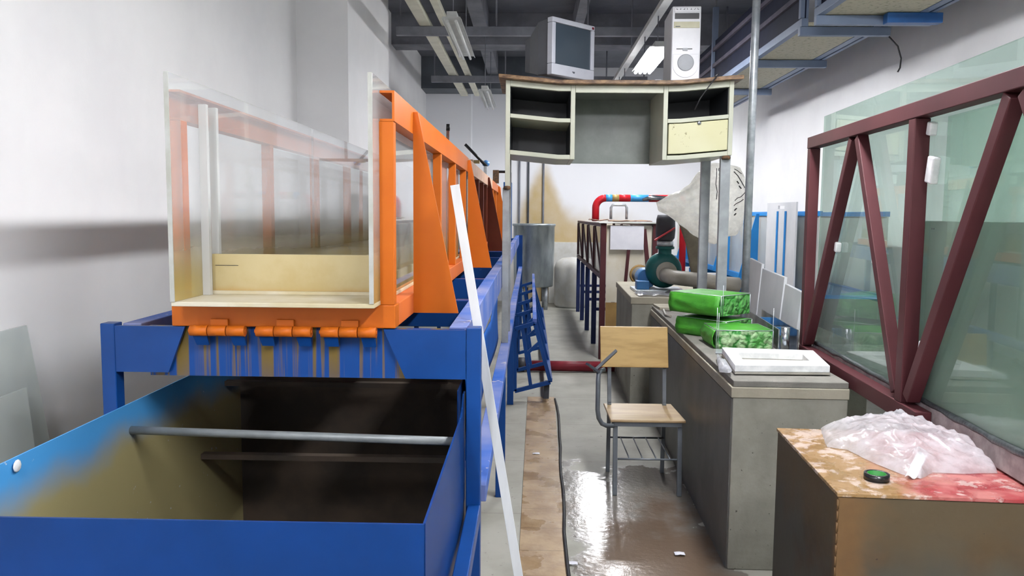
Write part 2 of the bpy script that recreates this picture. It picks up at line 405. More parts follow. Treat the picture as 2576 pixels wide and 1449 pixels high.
def thing(name, label, cat, loc=(0, 0, 0), rz=0.0, group=None, local=False):
    """an Empty at the base; parts are given in world coordinates, or in the Empty's own when local"""
    o = bpy.data.objects.new(name, None); COL.objects.link(o)
    o.location = loc; o.rotation_euler = (0, 0, rz); o.empty_display_size = .1
    o['label'] = label; o['category'] = cat
    if group: o['group'] = group
    if not local: ROOTM[o.name] = (Matrix.Translation(loc) @ Matrix.Rotation(rz, 4, 'Z')).inverted()
    return o
def tag(o, label, cat, group=None):
    o['label'] = label; o['category'] = cat
    if group: o['group'] = group
    return o
def struct(o):
    o['kind'] = 'structure'; return o
def dup(root, loc, rz, label, group=None):
    r = root.copy(); COL.objects.link(r); r.location = loc; r.rotation_euler = (0, 0, rz); r['label'] = label
    if group: r['group'] = group
    for ch in list(root.children):
        c = ch.copy(); COL.objects.link(c); c.parent = r
        for g in list(ch.children):
            d = g.copy(); COL.objects.link(d); d.parent = c
    return r
def B(x0, x1, y0, y1, z0, z1): return MB().box(x0, x1, y0, y1, z0, z1)
def arc(c, r, a0, a1, n, plane='xz'):
    out = []
    for i in range(n + 1):
        a = R(a0 + (a1 - a0) * i / n); p, q = r * math.cos(a), r * math.sin(a)
        out.append({'xz': (c[0] + p, c[1], c[2] + q), 'yz': (c[0], c[1] + p, c[2] + q), 'xy': (c[0] + p, c[1] + q, c[2])}[plane])
    return out
def nz(x, y, z, s=1.0): return mnoise.noise(Vector((x * s, y * s, z * s)))

# ------------------------------------------------------------------ camera
cam = bpy.data.cameras.new('camera'); cam_o = bpy.data.objects.new('camera', cam); COL.objects.link(cam_o)
cam.sensor_width = 36.0; cam.lens = 36.0 * 2000.0 / 2576.0; cam.clip_start = .05
cam_o.matrix_world = Matrix.Translation((0, 0, 1.65)) @ Matrix.Rotation(R(1.30), 4, 'Z') @ Matrix.Rotation(R(90 - 5.27), 4, 'X') @ Matrix.Rotation(R(.5), 4, 'Z')
SC.camera = cam_o

# ------------------------------------------------------------------ the room
YF, YN, XL, XR, ZC = 15.2, -4.0, -1.95, 3.2, 4.4
struct(B(XL - .2, XR + .2, YN - .2, YF + .2, -.2, 0).build('floor', 'floor'))
struct(B(XL - .2, XR + .2, YN - .2, YF + .2, ZC, ZC + .2).build('ceiling', 'ceil'))
w = MB().prism([(XL, YN - .2, 0), (XL, 6.67, 0), (-1.52, 6.67, 0), (-1.52, 8.56, 0), (XL, 8.56, 0), (XL, YF + .2, 0), (XL - .2, YF + .2, 0), (XL - .2, YN - .2, 0)], (0, 0, ZC))
struct(w.build('wall_left', 'wall'))
struct(B(XR, XR + .2, YN - .2, YF + .2, 0, ZC).build('wall_right', 'wall'))
w = MB().prism([(XL, YF, 0), (XL, YF - .35, 0), (-1.12, YF - .35, 0), (-1.12, YF, 0), (XR, YF, 0), (XR, YF + .2, 0), (XL, YF + .2, 0)], (0, 0, ZC))
struct(w.build('wall_far', 'farwall'))
struct(B(XL, XR, YN - .2, YN, 0, ZC).build('wall_near', 'wall'))
# tiled trench cover in the floor
struct(MB().prism([(-.06, 1.2, 0), (.155, 1.2, 0), (.232, 7.1, 0), (-.01, 7.1, 0)], (0, 0, .006)).build('trim_1', 'strip'))
# ceiling beams
struct(B(XL, XR, 5.2, 5.6, 4.0, ZC).build('trim_2', 'ceil'))
struct(B(XL, XR, 11.2, 11.6, 3.98, ZC).build('trim_3', 'beamgrey'))
struct(B(-.78, -.6, 0, YF - .4, 4.1, ZC).build('trim_4', 'beamgrey'))
struct(B(XL, .9, 14.2, YF - .36, 3.85, ZC).build('trim_5', 'duct'))
struct(B(.55, .67, 0, YF, 4.15, ZC).build('trim_6', 'beamgrey'))

# ------------------------------------------------------------------ blue support frame of the tilting flume
F0 = 2.40                                       # front of the frame
t = thing('flume_support_frame', 'long royal blue steel frame on legs carrying the orange flume', 'support frame', (-.73, F0, 0))
def leg(x0, x1, y0, y1, z1, m='blue'): return B(x0, x1, y0, y1, 0, z1).build('leg', m, t, .003)
leg(-.193, -.148, F0, F0 + .05, 1.305); leg(-1.325, -1.28, F0, F0 + .05, 1.305)
for y in (4.52, 6.8, 9.05, 11.3):
    leg(-.19, -.135, y, y + .05, .7145); leg(-1.33, -1.28, y, y + .05, 1.18)
leg(-.232, -.135, 13.5, 13.57, 1.305); leg(-1.33, -1.25, 13.5, 13.57, 1.305)
B(-.25, -.1935, F0 + .05, 13.5, 1.15, 1.3).build('top_rail', 'bluedust', t, .003)
B(-1.279, -1.22, F0 + .05, 13.5, 1.15, 1.3).build('top_rail', 'bluedust', t, .003)
B(-.197, -.136, F0 + .12, 13.5, .715, .772).build('bottom_rail', 'bluedust', t, .003)
B(-.187, -.147, .9, F0 - .001, .70, .75).build('bottom_rail', 'blue', t, .003)
for k in range(9):
    y = 3.36 + 1.13 * k
    B(-1.219, -.251, y, y + .06, 1.17, 1.284).build('cross_beam', 'blue', t, .003)
# front plates: two with slanted ends and the streaked drip plate between and behind them
MB().prism([(-1.279, F0, 1.2985), (-1.06, F0, 1.2985), (-1.115, F0, 1.155), (-1.279, F0, 1.155)], (0, .012, 0)).build('front_plate', 'blue', t)
MB().prism([(-.447, F0, 1.297), (-.194, F0, 1.297), (-.194, F0, 1.145), (-.38, F0, 1.145)], (0, .012, 0)).build('front_plate', 'blue', t)
B(-1.18, -.2, F0 + .018, F0 + .03, 1.142, 1.298).build('drip_plate', 'streak', t)
# loose side sheet hung below the top rail, with a torn upper edge
g = MB()
def side(u, v):
    y = F0 + .14 + u * 2.6
    topz = 1.135 - .02 * math.sin(u * 7) ** 2 - (.02 if .28 < u < .62 else 0)
    return (-.207 + .006 * math.sin(u * 9 + v * 3), y, .845 + v * (topz - .845))
g.grid(side, 40, 6).build('side_sheet', 'bluesheet', t, solid=.004)

# ------------------------------------------------------------------ orange tilting flume
t = thing('tilting_flume', 'orange steel framed flume with clear acrylic walls', 'flume', (-.75, F0, 1.3))
YE = 11.0
B(-1.10, -.41, F0, F0 + .07, 1.30, 1.372).build('base_beam', 'orange', t, .003)
for x0, x1 in ((-1.10, -1.03), (-.475, -.41)):
    B(x0, x1, F0 + .071, YE, 1.30, 1.372).build('base_rail', 'orangedust', t, .003)
B(-1.029, -.476, F0 + .071, YE, 1.30, 1.31).build('base_plate', 'orange', t)  # added unseen under the floor sheet to keep light off the tank
def channel(side, y0, y1, m):
    """C rail open to the inside"""
    xw = -.41 if side > 0 else -1.10; s = -side
    g = MB()
    def bx(a, b, z0, z1): g.box(min(a, b), max(a, b), y0, y1, z0, z1)
    bx(xw, xw + s * .007, 1.925, 2.015); bx(xw + s * .007, xw + s * .044, 2.008, 2.015); bx(xw + s * .007, xw + s * .044, 1.925, 1.932)
    return g.build('top_rail', m, t)
for sd in (1, -1):
    channel(sd, F0, 5.2, 'orange'); channel(sd, 5.22, 8.5, 'orangefade'); channel(sd, 8.52, YE, 'orange')
    xo = -.41 if sd > 0 else -1.10
    def px(a, b): return (min(xo - sd * a, xo - sd * b), max(xo - sd * a, xo - sd * b))
    for y in ((F0, 3.66, 4.36, 5.05) if sd > 0 else (F0, 3.24, 3.95, 4.65)):
        a, b = px(.003, .047 if y == F0 else .04); B(a, b, y, y + .042, 1.3725, 1.9245).build('post', 'orange', t, .002)
    for y in (5.75, 6.35, 6.95, 7.5, 8.15):
        a, b = px(.003, .04); B(a, b, y, y + .042, 1.3725, 1.9245).build('post', 'maroonpost', t, .002)
    for y in (8.8, 9.6, 10.4):
        a, b = px(.003, .04); B(a, b, y, y + .042, 1.3725, 1.9245).build('post', 'orange', t, .002)
    for y, m in ((2.78, 'orange'), (5.2, 'orange'), (7.6, 'maroonpost'), (10.0, 'orange')):
        MB().prism([(xo, y, 2.0), (xo + sd * .016, y, 2.0), (xo + sd * (.158 if sd > 0 else .03), y, 1.302), (xo, y, 1.302)], (0, .01, 0)).build('brace', m, t)
# floor and acrylic walls
B(-1.055, -.455, F0 - .1, YE, 1.3725, 1.386).build('floor_sheet', 'cream', t, .002)
for x0, x1 in ((-1.055, -1.043), (-.468, -.456)):
    B(x0, x1, F0 - .1, 3.829, 1.3865, 2.05).build('side_sheet', 'perspex', t)
    B(x0, x1, 3.831, YE, 1.3865, 2.05).build('side_sheet', 'perspex', t)
o = B(-1.0555, -1.0425, F0 - .104, F0 - .1005, 1.3865, 2.05).build('sheet_edge', 'perspexedge', t); o['label'] = 'frosted cut edge of the left wall'
o = B(-.4685, -.4555, F0 - .104, F0 - .1005, 1.3865, 2.05).build('sheet_edge', 'perspexedge', t); o['label'] = 'frosted cut edge of the right wall'
o = B(-1.03, -.4685, 2.55, 2.57, 1.3865, 1.515).build('weir_plate', 'weir', t); o['label'] = 'yellowed weir plate across the channel'
B(-1.03, -.4685, 2.535, 2.55, 1.3865, 1.397).build('sill_strip', 'cream', t)
for y in (2.50, 2.58):
    B(-1.0425, -1.018, y, y + .018, 1.3865, 1.985).build('guide_strip', 'guide', t)
B(-1.0425, -1.028, 2.6, 2.612, 1.3865, 1.985).build('guide_strip', 'guide', t)
B(-1.02, -.945, 2.5485, 2.5495, 1.478, 1.4795).build('pencil_line', 'blackmark', t)
# hinges at the tail: two outer knuckles on a drooping tab, a middle knuckle on a raised tab
for x0 in (-1.035, -.832, -.634):
    h = MB().tube([(x0 - .004, F0 - .022, 1.290), (x0 + .172, F0 - .022, 1.290)], .006, 8).build('hinge', 'orange', t)
    for k in range(3):
        a = x0 + .002 + k * .057
        MB().tube([(a, F0 - .022, 1.290), (a + .054, F0 - .022, 1.290)], .0165, 14).build('knuckle', 'orange', h)
        if k == 1: B(a, a + .054, F0 - .012, F0 - .002, 1.292, 1.325).build('hinge_leaf', 'orange', h, .002)
        else: MB().prism([(a + .006, F0 - .024, 1.276), (a + .05, F0 - .024, 1.276), (a + .05, F0 - .008, 1.243), (a + .012, F0 - .008, 1.243)], (0, .006, 0)).build('hinge_leaf', 'blue', h)

# ------------------------------------------------------------------ blue tail tank under the flume outlet
t = thing('tail_tank', 'open blue steel tank with silt-stained inside below the orange flume', 'tank', (-.73, 1.5, 0))
Z1 = 1.05
MB().prism([(-1.25, 1.488, Z1), (-.2, 1.488, Z1), (-.205, 1.488, .15), (-1.25, 1.488, .15)], (0, .006, 0)).build('end_wall', 'bluetank', t)
MB().prism([(-.1985, 1.495, Z1), (-.1985, 2.30, Z1), (-.1985, 2.36, 1.065), (-.1985, 2.40, 1.10), (-.1985, 2.44, 1.10), (-.1985, 2.44, .15), (-.1985, 1.495, .15)], (-.005, 0, 0)).build('side_wall', 'bluetank', t)
B(-.224, -.2195, 2.4405, 3.4, .15, 1.10).build('side_wall', 'bluetank', t)
MB().prism([(-1.25, 1.495, Z1), (-1.25, 3.4, Z1), (-1.25, 3.4, .15), (-1.25, 1.495, .15)], (-.005, 0, 0)).build('side_wall', 'tankin', t)
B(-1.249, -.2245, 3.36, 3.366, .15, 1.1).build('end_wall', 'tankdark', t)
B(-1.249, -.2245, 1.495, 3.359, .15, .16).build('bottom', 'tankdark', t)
MB().tube([(-1.248, 2.42, .965), (-.208, 2.28, .985)], .013, 14).build('tie_tube', 'greytube', t)
for y, z in ((2.95, .72), (2.5, .55), (3.2, .95), (1.95, .45)):
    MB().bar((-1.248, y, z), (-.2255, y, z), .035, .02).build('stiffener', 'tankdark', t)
MB().lathe([(0, 0), (.012, .0), (.016, .002), (.013, .004), (0, .005)], (-1.246, 1.86, 1.03), 10, 'x').build('paint_chip', 'whiteblock', t)

# ------------------------------------------------------------------ white lath leaning on the flume
g = MB().bar((.052, 2.50, .0), (-.25, 2.62, 1.745), .03, .012, (0, -1, .1))
tag(g.build('wooden_lath', 'whitewood', None, .001), 'long thin white painted lath leaning against the blue and orange flume', 'lath')

# ------------------------------------------------------------------ dusty acrylic sheets leaning on the left wall
g = MB().hexa([(-1.80, 1.9, 0), (-1.79, 1.9, 0), (-1.79, 3.05, 0), (-1.80, 3.05, 0), (-1.925, 1.9, 1.19), (-1.915, 1.9, 1.19), (-1.915, 2.96, 1.215), (-1.925, 2.96, 1.215)])
tag(g.build('acrylic_sheet', 'sheetold'), 'large dusty clear acrylic sheet leaning on the left wall, the taller of two', 'acrylic sheet')
g = MB().hexa([(-1.74, 1.9, 0), (-1.73, 1.9, 0), (-1.73, 2.80, 0), (-1.74, 2.80, 0), (-1.86, 1.9, .97), (-1.85, 1.9, .97), (-1.85, 2.84, 1.0), (-1.86, 2.84, 1.0)])
tag(g.build('acrylic_sheet', 'sheetold'), 'shorter dusty acrylic sheet in front of the taller one by the left wall', 'acrylic sheet')

# ------------------------------------------------------------------ cream steel desk raised on welded legs
t = thing('steel_desk', 'old cream steel desk raised on long grey legs above the aisle, brown top', 'desk', (.57, 5.7, .77))
DY0, DY1 = 5.4, 6.0
def sag(p):
    d = max(0.0, 1 - abs(p.x - .572) / .78); p.z -= .037 * min(1.0, d * 2.0); return p
def dbox(name, x0, x1, y0, y1, z0, z1, m, par=None, bevel=.003, seg=8):
    g = MB(); n = max(1, int((x1 - x0) / .08)) if seg else 1
    def end(x): return [(x, y0, z0), (x, y1, z0), (x, y1, z1), (x, y0, z1)]
    vs, fs = [], []
    for i in range(n + 1): vs += end(x0 + (x1 - x0) * i / n)
    for i in range(n):
        for k in range(4): fs.append((i*4 + k, i*4 + (k+1) % 4, (i+1)*4 + (k+1) % 4, (i+1)*4 + k))
    fs += [(3, 2, 1, 0), (n*4, n*4+1, n*4+2, n*4+3)]
    g._add(vs, fs); g.v = [sag(p) for p in g.v]
    return g.build(name, m, par or t, bevel)
dbox('worktop', -.222, 1.388, DY0 - .06, DY1 + .04, 2.549, 2.575, 'worktop', bevel=.004)
dbox('apron', .290, .874, DY0, DY0 + .02, 2.50, 2.5485, 'creamsteel')
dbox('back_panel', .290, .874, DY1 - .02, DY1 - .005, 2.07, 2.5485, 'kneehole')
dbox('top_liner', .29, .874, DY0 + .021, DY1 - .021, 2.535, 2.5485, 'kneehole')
def pedestal(x0, x1, nm):
    p = dbox(nm, x0, x0 + .03, DY0, DY1, 2.06, 2.5485, 'creamsteel')
    dbox('side_panel', x1 - .03, x1, DY0, DY1, 2.06, 2.5485, 'creamsteel', p)
    dbox('top_panel', x0 + .0305, x1 - .0305, DY0, DY1 - .006, 2.51, 2.5485, 'creamsteel', p)
    dbox('bottom_panel', x0 + .0305, x1 - .0305, DY0, DY1 - .006, 2.06, 2.09, 'creamsteel', p)
    dbox('back_panel', x0 + .0305, x1 - .0305, DY1 - .02, DY1 - .0065, 2.0905, 2.5095, 'deskshade', p)
    dbox('shade_liner', x0 + .0305, x0 + .0325, DY0 + .03, DY1 - .021, 2.0905, 2.5095, 'deskshade', p, 0, 0)  # thin dark panels added where the cream inside lies in shade
    dbox('shade_liner', x1 - .0325, x1 - .0305, DY0 + .03, DY1 - .021, 2.0905, 2.5095, 'deskshade', p, 0, 0)
    dbox('shade_liner', x0 + .033, x1 - .033, DY0 + .03, DY1 - .021, 2.5075, 2.5095, 'deskshade', p, 0)
    dbox('shelf', x0 + .0305, x1 - .0305, DY0, DY1 - .021, 2.304, 2.331, 'creamsteel', p)
    return p
pl = pedestal(-.176, .289, 'pedestal'); pr = pedestal(.875, 1.339, 'pedestal')
d = dbox('drawer', .911, 1.303, DY0 - .012, DY1 - .1, 2.098, 2.297, 'drawer', pr, .004); d['label'] = 'yellowed drawer front with scratches'
# lock lives on the pedestal beside the drawer front it locks
MB().lathe([(.013, 0), (.013, -.006), (.006, -.008), (0, -.008)], (1.112, DY0 - .0125, 2.268), 16, 'y').build('lock', 'chrome', pr)
for x0, x1, y, z0, z1, n in ((-.192, -.148, DY0 + .003, .7725, 1.83, 0), (1.269, 1.334, DY0 + .01, .9005, 2.0595, 1), (-.192, -.148, DY1 - .05, .7725, 2.0595, 2), (1.253, 1.32, DY1 - .06, .9005, 2.0595, 3)):
    lg = B(x0, x1, y, y + .042, z0, z1).build('leg', 'legsteel', t, .002)
    if n == 0: B(-.176, -.144, DY0, DY0 + .04, 1.8305, 2.0595).build('leg_extension', 'creamsteel', lg, .002)
    if n == 0: MB().lathe([(.0, -.014), (.02, -.012), (.025, 0), (.02, .012), (0, .014)], (-.162, DY0 - .004, 1.83), 10).build('weld', 'rustjoint', lg)
    if n == 1: MB().lathe([(.0, -.014), (.026, -.012), (.032, 0), (.024, .012), (0, .014)], (1.30, DY0 + .004, 2.042), 10).build('weld', 'rustjoint', lg)

# CRT monitor on the desk, turned to the right
t = thing('crt_monitor', 'silver tube monitor with a dark blank screen on the raised desk', 'monitor', (.275, 5.70, 2.548), R(44), local=True)
fw, fh, z0 = .43, .385, .06
g = MB()
bw = .034
g.box(-fw/2, fw/2, -.02, .03, z0, z0 + .075); g.box(-fw/2, fw/2, -.02, .03, z0 + fh - bw, z0 + fh)
g.box(-fw/2, -fw/2 + bw, -.02, .03, z0 + .0755, z0 + fh - bw - .0005); g.box(fw/2 - bw, fw/2, -.02, .03, z0 + .0755, z0 + fh - bw - .0005)
bz = g.build('bezel', 'moni', t, .005)
g = MB().grid(lambda u, v: (-.181 + u * .362, -.008 - .012 * (1 - (2*u-1)**2) * (1 - (2*v-1)**2), z0 + .0755 + v * (fh - bw - .0765)), 10, 10)
g.build('screen', 'screen', t)
g = MB()
def ring(y, wx, za, zb): return [(-wx, y, za), (wx, y, za), (wx, y, zb), (-wx, y, zb)]
rs = [ring(.0305, fw/2 - .006, z0 + .006, z0 + fh - .004), ring(.13, fw/2 - .012, z0 + .01, z0 + fh - .012), ring(.30, .12, z0 + .06, z0 + fh - .075), ring(.36, .11, z0 + .07, z0 + fh - .09)]
vs = [p for r in rs for p in r]; fs = [(i*4+k, i*4+(k+1) % 4, (i+1)*4+(k+1) % 4, (i+1)*4+k) for i in range(3) for k in range(4)] + [(3, 2, 1, 0), (12, 13, 14, 15)]
g._add(vs, fs); g.build('housing', 'monib', t, .006)
MB().lathe([(.11, 0), (.115, .008), (.1, .02), (.05, .035), (.05, .06)], (0, .12, 0), 24).build('swivel_base', 'moni', t)
MB().box(-.014, .012, -.0212, -.0201, z0 + .035, z0 + .041).box(-.006, .010, -.0212, -.0201, z0 + .029, z0 + .034).build('logo', 'darkgrey', bz)
MB().box(fw/2 - .03, fw/2 - .01, -.0212, -.0201, z0 + fh - .026, z0 + fh - .01).build('sticker', 'maroonpipe', bz)

# computer tower
t = thing('computer_tower', 'white upright computer tower with round speaker grille on the raised desk', 'computer', (1.035, 5.52, 2.556), R(-2), local=True); t.scale = (1.06, 1.0, 1.08)
B(-.092, .092, .012, .40, 0, .462).build('case', 'pcwhite', t, .004)
fp = MB().prism([(-.09, .0, 0), (.09, .0, 0), (.09, 0, .462), (-.09, 0, .462)], (0, .0115, 0)).build('front_panel', 'pcwhite', t, .005)
B(-.075, .078, -.004, -.0005, .385, .42).build('drive_slot', 'black', t)
B(-.078, .08, -.006, -.0005, .425, .455).build('top_cap', 'pcwhite', t, .002)
B(-.08, .082, -.005, -.0005, .33, .368).build('bay_cover', 'pcbeige', t, .002)
B(-.06, .04, -.004, -.0005, .200, .205).build('floppy_slot', 'black', t)
B(-.02, .01, -.006, -.0005, .190, .207).build('floppy_latch', 'pcgrey', t, .001)
g = MB()
arcp = [(-.082, -.004, .17)] + [(.082 * math.cos(R(a)), -.004, .108 + .082 * math.sin(R(a))) for a in range(180, 361, 12)] + [(.082, -.004, .17)]
g.prism(arcp, (0, .0035, 0)); g.build('speaker_surround', 'pcwhite', t, .002)
MB().lathe([(.052, -.0045), (.052, -.007), (.046, -.008), (0, -.010)], (0, 0, .118), 28, 'y').build('speaker_grille', 'pcgrey', t)
g = MB()
for k, ww in enumerate((.009, .006, .008, .004, .008, .006, .009)):
    x = -.066 + k * .022; g.box(x, x + ww, -.0068, -.0061, .440, .443); g.box(x + (k % 3) * .003, x + .003 + (k % 3) * .003, -.0068, -.0061, .4435, .449)
g.build('lettering', 'darkgrey', t)
B(-.07, -.04, -.0062, -.0051, .336, .341).build('label_print', 'darkgrey', t)
# two small things lying on the desk top
tag(B(.635, .745, 5.45, 5.53, 2.539, 2.556).build('plug_adapter', 'pcwhite', None, .004), 'flat white plug adapter lying on the desk between monitor and computer', 'adapter')
tag(B(.822, .865, 5.45, 5.52, 2.539, 2.56).build('small_box', 'pcwhite', None, .004), 'tiny white box on the desk just left of the computer tower', 'box')
g = MB().tube([(1.20, 5.56, 2.575), (1.225, 5.42, 2.582), (1.215, 5.325, 2.575), (1.155, 5.30, 2.50), (1.10, 5.31, 2.42), (1.065, 5.32, 2.345)], .004, 8)
tag(g.build('power_cable', 'cable'), 'thin black cable hanging over the right front edge of the desk', 'cable')

# ------------------------------------------------------------------ concrete channel on the right
RC = R(-1.6)
t = thing('concrete_channel', 'waist-high grey concrete channel running along the right of the aisle', 'concrete channel', (.94, 3.62, 0), RC, local=True)
MB().prism([(0, 0, 0), (.52, 0, 0), (.52, 1.0, 0), (1.0, 1.0, 0), (1.0, 3.05, 0), (0, 3.05, 0)], (0, 0, .82)).build('body', 'conc', t, .006)
MB().prism([(-.009, -.004, .8201), (.524, -.004, .8201), (.524, 1.0, .8201), (1.0, 1.0, .8201), (1.0, 3.05, .8201), (-.009, 3.05, .8201)], (0, 0, .05)).build('mortar_cap', 'conccap', t, .004)
MB().prism([(.0, .0, .8702), (.52, .0, .8702), (.52, 1.0, .8702), (1.0, 1.0, .8702), (1.0, 3.05, .8702), (.0, 3.05, .8702)], (0, 0, .0298)).build('top_slab', 'conctop', t, .004)
o = B(-.006, -.0005, .01, 3.05, 0, .815).build('shade_lining', 'shadeface', t); o['label'] = 'smooth aisle-side panel with the shade put into its dark colour'  # added panel, its dark tone stands for shade on the unlit face
t = thing('concrete_sump', 'wide concrete sump block carrying the green pump', 'concrete block', (.87, 6.76, 0), RC, local=True)
B(0, 1.0, 0, 1.6, 0, .90).build('body', 'conc', t, .006)
B(-.01, 1.0, -.01, 1.6, .9005, .96).build('top_slab', 'conccap', t, .006)

# galvanised pole
t = thing('steel_pole', 'bare galvanised steel pole rising from the concrete channel to the ceiling', 'pole', (1.51, 5.6, .9))
MB().tube([(1.51, 5.6, .905), (1.525, 5.6, 4.39)], .027, 16).build('tube', 'steel', t)
MB().lathe([(.06, 0), (.06, .008), (.03, .01)], (1.51, 5.6, .90), 20).build('base_flange', 'steel', t)

# ------------------------------------------------------------------ green net boxes of stones
def gabion(name, label, loc, rz, w, d, h, rods, seed):
    t = thing(name, label, 'stone box', loc, rz, 'green net boxes of stones', local=True)
    g = MB()
    def wall(p0, p1):
        def fn(u, v):
            x = p0[0] + (p1[0] - p0[0]) * u; y = p0[1] + (p1[1] - p0[1]) * u
            nx, ny = (p1[1] - p0[1]), -(p1[0] - p0[0]); l = math.hypot(nx, ny)
            k = math.sin(math.pi * u) ** .5 * math.sin(math.pi * v) ** .5
            b = k * (.004 + .011 * nz(x + seed, y, v * h, 14))
            return (x + nx / l * b, y + ny / l * b, v * h)
        g.grid(fn, 22, 8)
    c = [(0, 0), (w, 0), (w, d), (0, d)]
    for i in range(4): wall(c[i], c[(i + 1) % 4])
    g._add([(0, 0, 0), (w, 0, 0), (w, d, 0), (0, d, 0)], [(0, 3, 2, 1)])
    g.build('stone_filling', 'stones' if seed == 1 else 'stonesgreen', t)
    MB().grid(lambda u, v: (u * w, v * d, h + .012 * math.sin(math.pi * u) * math.sin(math.pi * v) * (1 + 1.2 * nz(u + seed, v, 0, 3)) + .0005), 16, 12).build('net_cover', 'green', t, solid=.002)
    # folded net flap over the left end
    MB().grid(lambda u, v: (-.004 - .018 * math.sin(math.pi * v) * (1 + nz(u, v, seed, 4)), u * d, v * (h - .001)), 10, 8).build('net_flap', 'green', t, solid=.002)
    g = MB()
    for a, b in ((0, 1), (1, 2), (2, 3), (3, 0)):
        g.tube([(*c[a], h), (*c[b], h)], .0025, 6)
    for q in c: g.tube([(*q, .001), (*q, h)], .0025, 6)
    g.build('wire_edge', 'steel', t)
    for (x, y, top) in rods: MB().tube([(x, y, .002), (x, y, top)], .002, 6).build('wire_rod', 'steel', t)
    return t
gabion('stone_box', 'green net box of pale stones nearest the white plate, wire rods sticking up', (1.062, 4.50, .901), R(1), .322, .29, .105, [(.0, -.006, .235), (.01, -.006, .205), (.318, -.006, .235)], 1)
gabion('stone_box', 'darker green net stone box underneath another in the stack', (1.195, 4.825, .901), R(41), .27, .37, .11, [], 2)
gabion('stone_box', 'bright green net stone box lying on top of the other in the stack', (1.155, 4.80, 1.046), R(41), .30, .385, .125, [(.01, -.006, .19)], 3)

# white plate with a slot on the channel end, tools under it
t = thing('slotted_plate', 'thick white plastic plate with a long slot on the near end of the concrete channel', 'plate', (1.2, 4.0, .9))
P = {'FL': (.975, 3.74), 'FR': (1.425, 3.75), 'BR': (1.50, 4.19), 'BL': (1.035, 4.25)}
def pin(u, v):
    a = Vector(P['FL']).lerp(Vector(P['FR']), u); b = Vector(P['BL']).lerp(Vector(P['BR']), u); q = a.lerp(b, v); return q
def pquad(g, u0, u1, v0, v1, z0, z1):
    q = [pin(u0, v0), pin(u1, v0), pin(u1, v1), pin(u0, v1)]
    g.hexa([(p.x, p.y, z0) for p in q] + [(p.x, p.y, z1) for p in q])
g = MB(); pquad(g, 0, 1, 0, 1, .9055, .917); g.build('base_sheet', 'slotgrey', t, .002)
g = MB()
pquad(g, 0, 1, 0, .3, .918, .95); pquad(g, 0, 1, .72, 1, .918, .95); pquad(g, 0, .13, .3, .72, .918, .95); pquad(g, .84, 1, .3, .72, .918, .95)
g.build('slotted_sheet', 'whiteblock', t, .002)
g = MB()
pts = [(.99, 4.15, .925), (.965, 3.98, .915), (.952, 3.9, .93), (.944, 3.80, .915), (.94, 3.70, .93)]
g.tube(pts, [.008, .014, .02, .03, .012], 9)
g.v = [Vector((p.x + .008 * nz(p.x, p.y, p.z, 60), p.y, max(.903, p.z + .0 + .01 * nz(p.y, p.x, p.z, 50)))) for p in g.v]
tag(g.build('plastic_wrapper', 'bag'), 'crumpled clear plastic strip along the left edge of the white plate', 'wrapper')
g = MB().prism([(1.02, 4.33, .901), (1.46, 4.27, .901), (1.45, 4.40, .901), (1.28, 4.44, .901), (1.05, 4.45, .901)], (0, 0, .007))
tag(g.build('steel_strip', 'steel', None, .001), 'flat grey metal strip lying between the white plate and the green box', 'metal strip')
t = thing('steel_trough', 'shiny stainless trough on the concrete beside the green boxes', 'trough', (1.455, 4.46, .9), R(-5), local=True)
B(-.055, -.047, 0, 1.0, .004, .12).build('side_wall', 'chrome', t, .002); B(.047, .055, 0, 1.0, .004, .12).build('side_wall', 'chrome', t, .002)
B(-.055, .055, .0, 1.0, 0, .0035).build('bottom', 'chrome', t)
MB().tube([(-.02, -.012, .001), (-.02, -.012, .135)], .024, 14).build('corner_post', 'chrome', t)
B(-.047, .047, .25, .27, .05, .1).build('crosspiece', 'motorblue', t); B(-.047, .047, .7, .72, .05, .1).build('crosspiece', 'motorblue', t)

# white boards on edge behind the trough
for nm, y0, y1, x0, x1, zt, lb in (
    ('A', 5.70, 6.15, 1.655, 1.62, 1.335, 'tallest of the pale boards standing on edge, beside the galvanised pole'),
    ('B', 5.12, 5.68, 1.62, 1.60, 1.285, 'middle pale board standing on edge behind the stainless trough'),
    ('C', 4.74, 5.10, 1.60, 1.585, 1.225, 'lowest pale board standing on edge, next to the dark red far post')):
    g = MB().hexa([(x1, y0, .9), (x1 + .02, y0, .9), (x0 + .02, y1, .9), (x0, y1, .9), (x1 + .03, y0, zt - .02), (x1 + .05, y0, zt - .02), (x0 + .05, y1, zt), (x0 + .03, y1, zt)])
    tag(g.build('white_board', 'greyboard', None, .002), lb, 'board', 'pale boards on the channel')

# ------------------------------------------------------------------ rusty head tank, plastic bag, tape
RG = R(-3.35)
t = thing('head_tank', 'rusty brown steel tank with a red-stained top in the right foreground', 'tank', (.896, 2.25, 0), RG, local=True)
g = MB(); g.box(0, 1.05, 0, .70, 0, .848); g.build('body', 'rust', t, .004)
B(-.004, 1.054, -.004, .704, .8485, .86).build('top_plate', 'boxtop', t, .002)
g = MB()
for k in range(24):
    z = .03 + k * .034; g.tube([(-.001, -.001, z), (-.001, -.001, z + .028)], [.0025 + .0015 * random.random(), .002 + .002 * random.random()], 7)
g.build('weld_seam', 'rust', t)
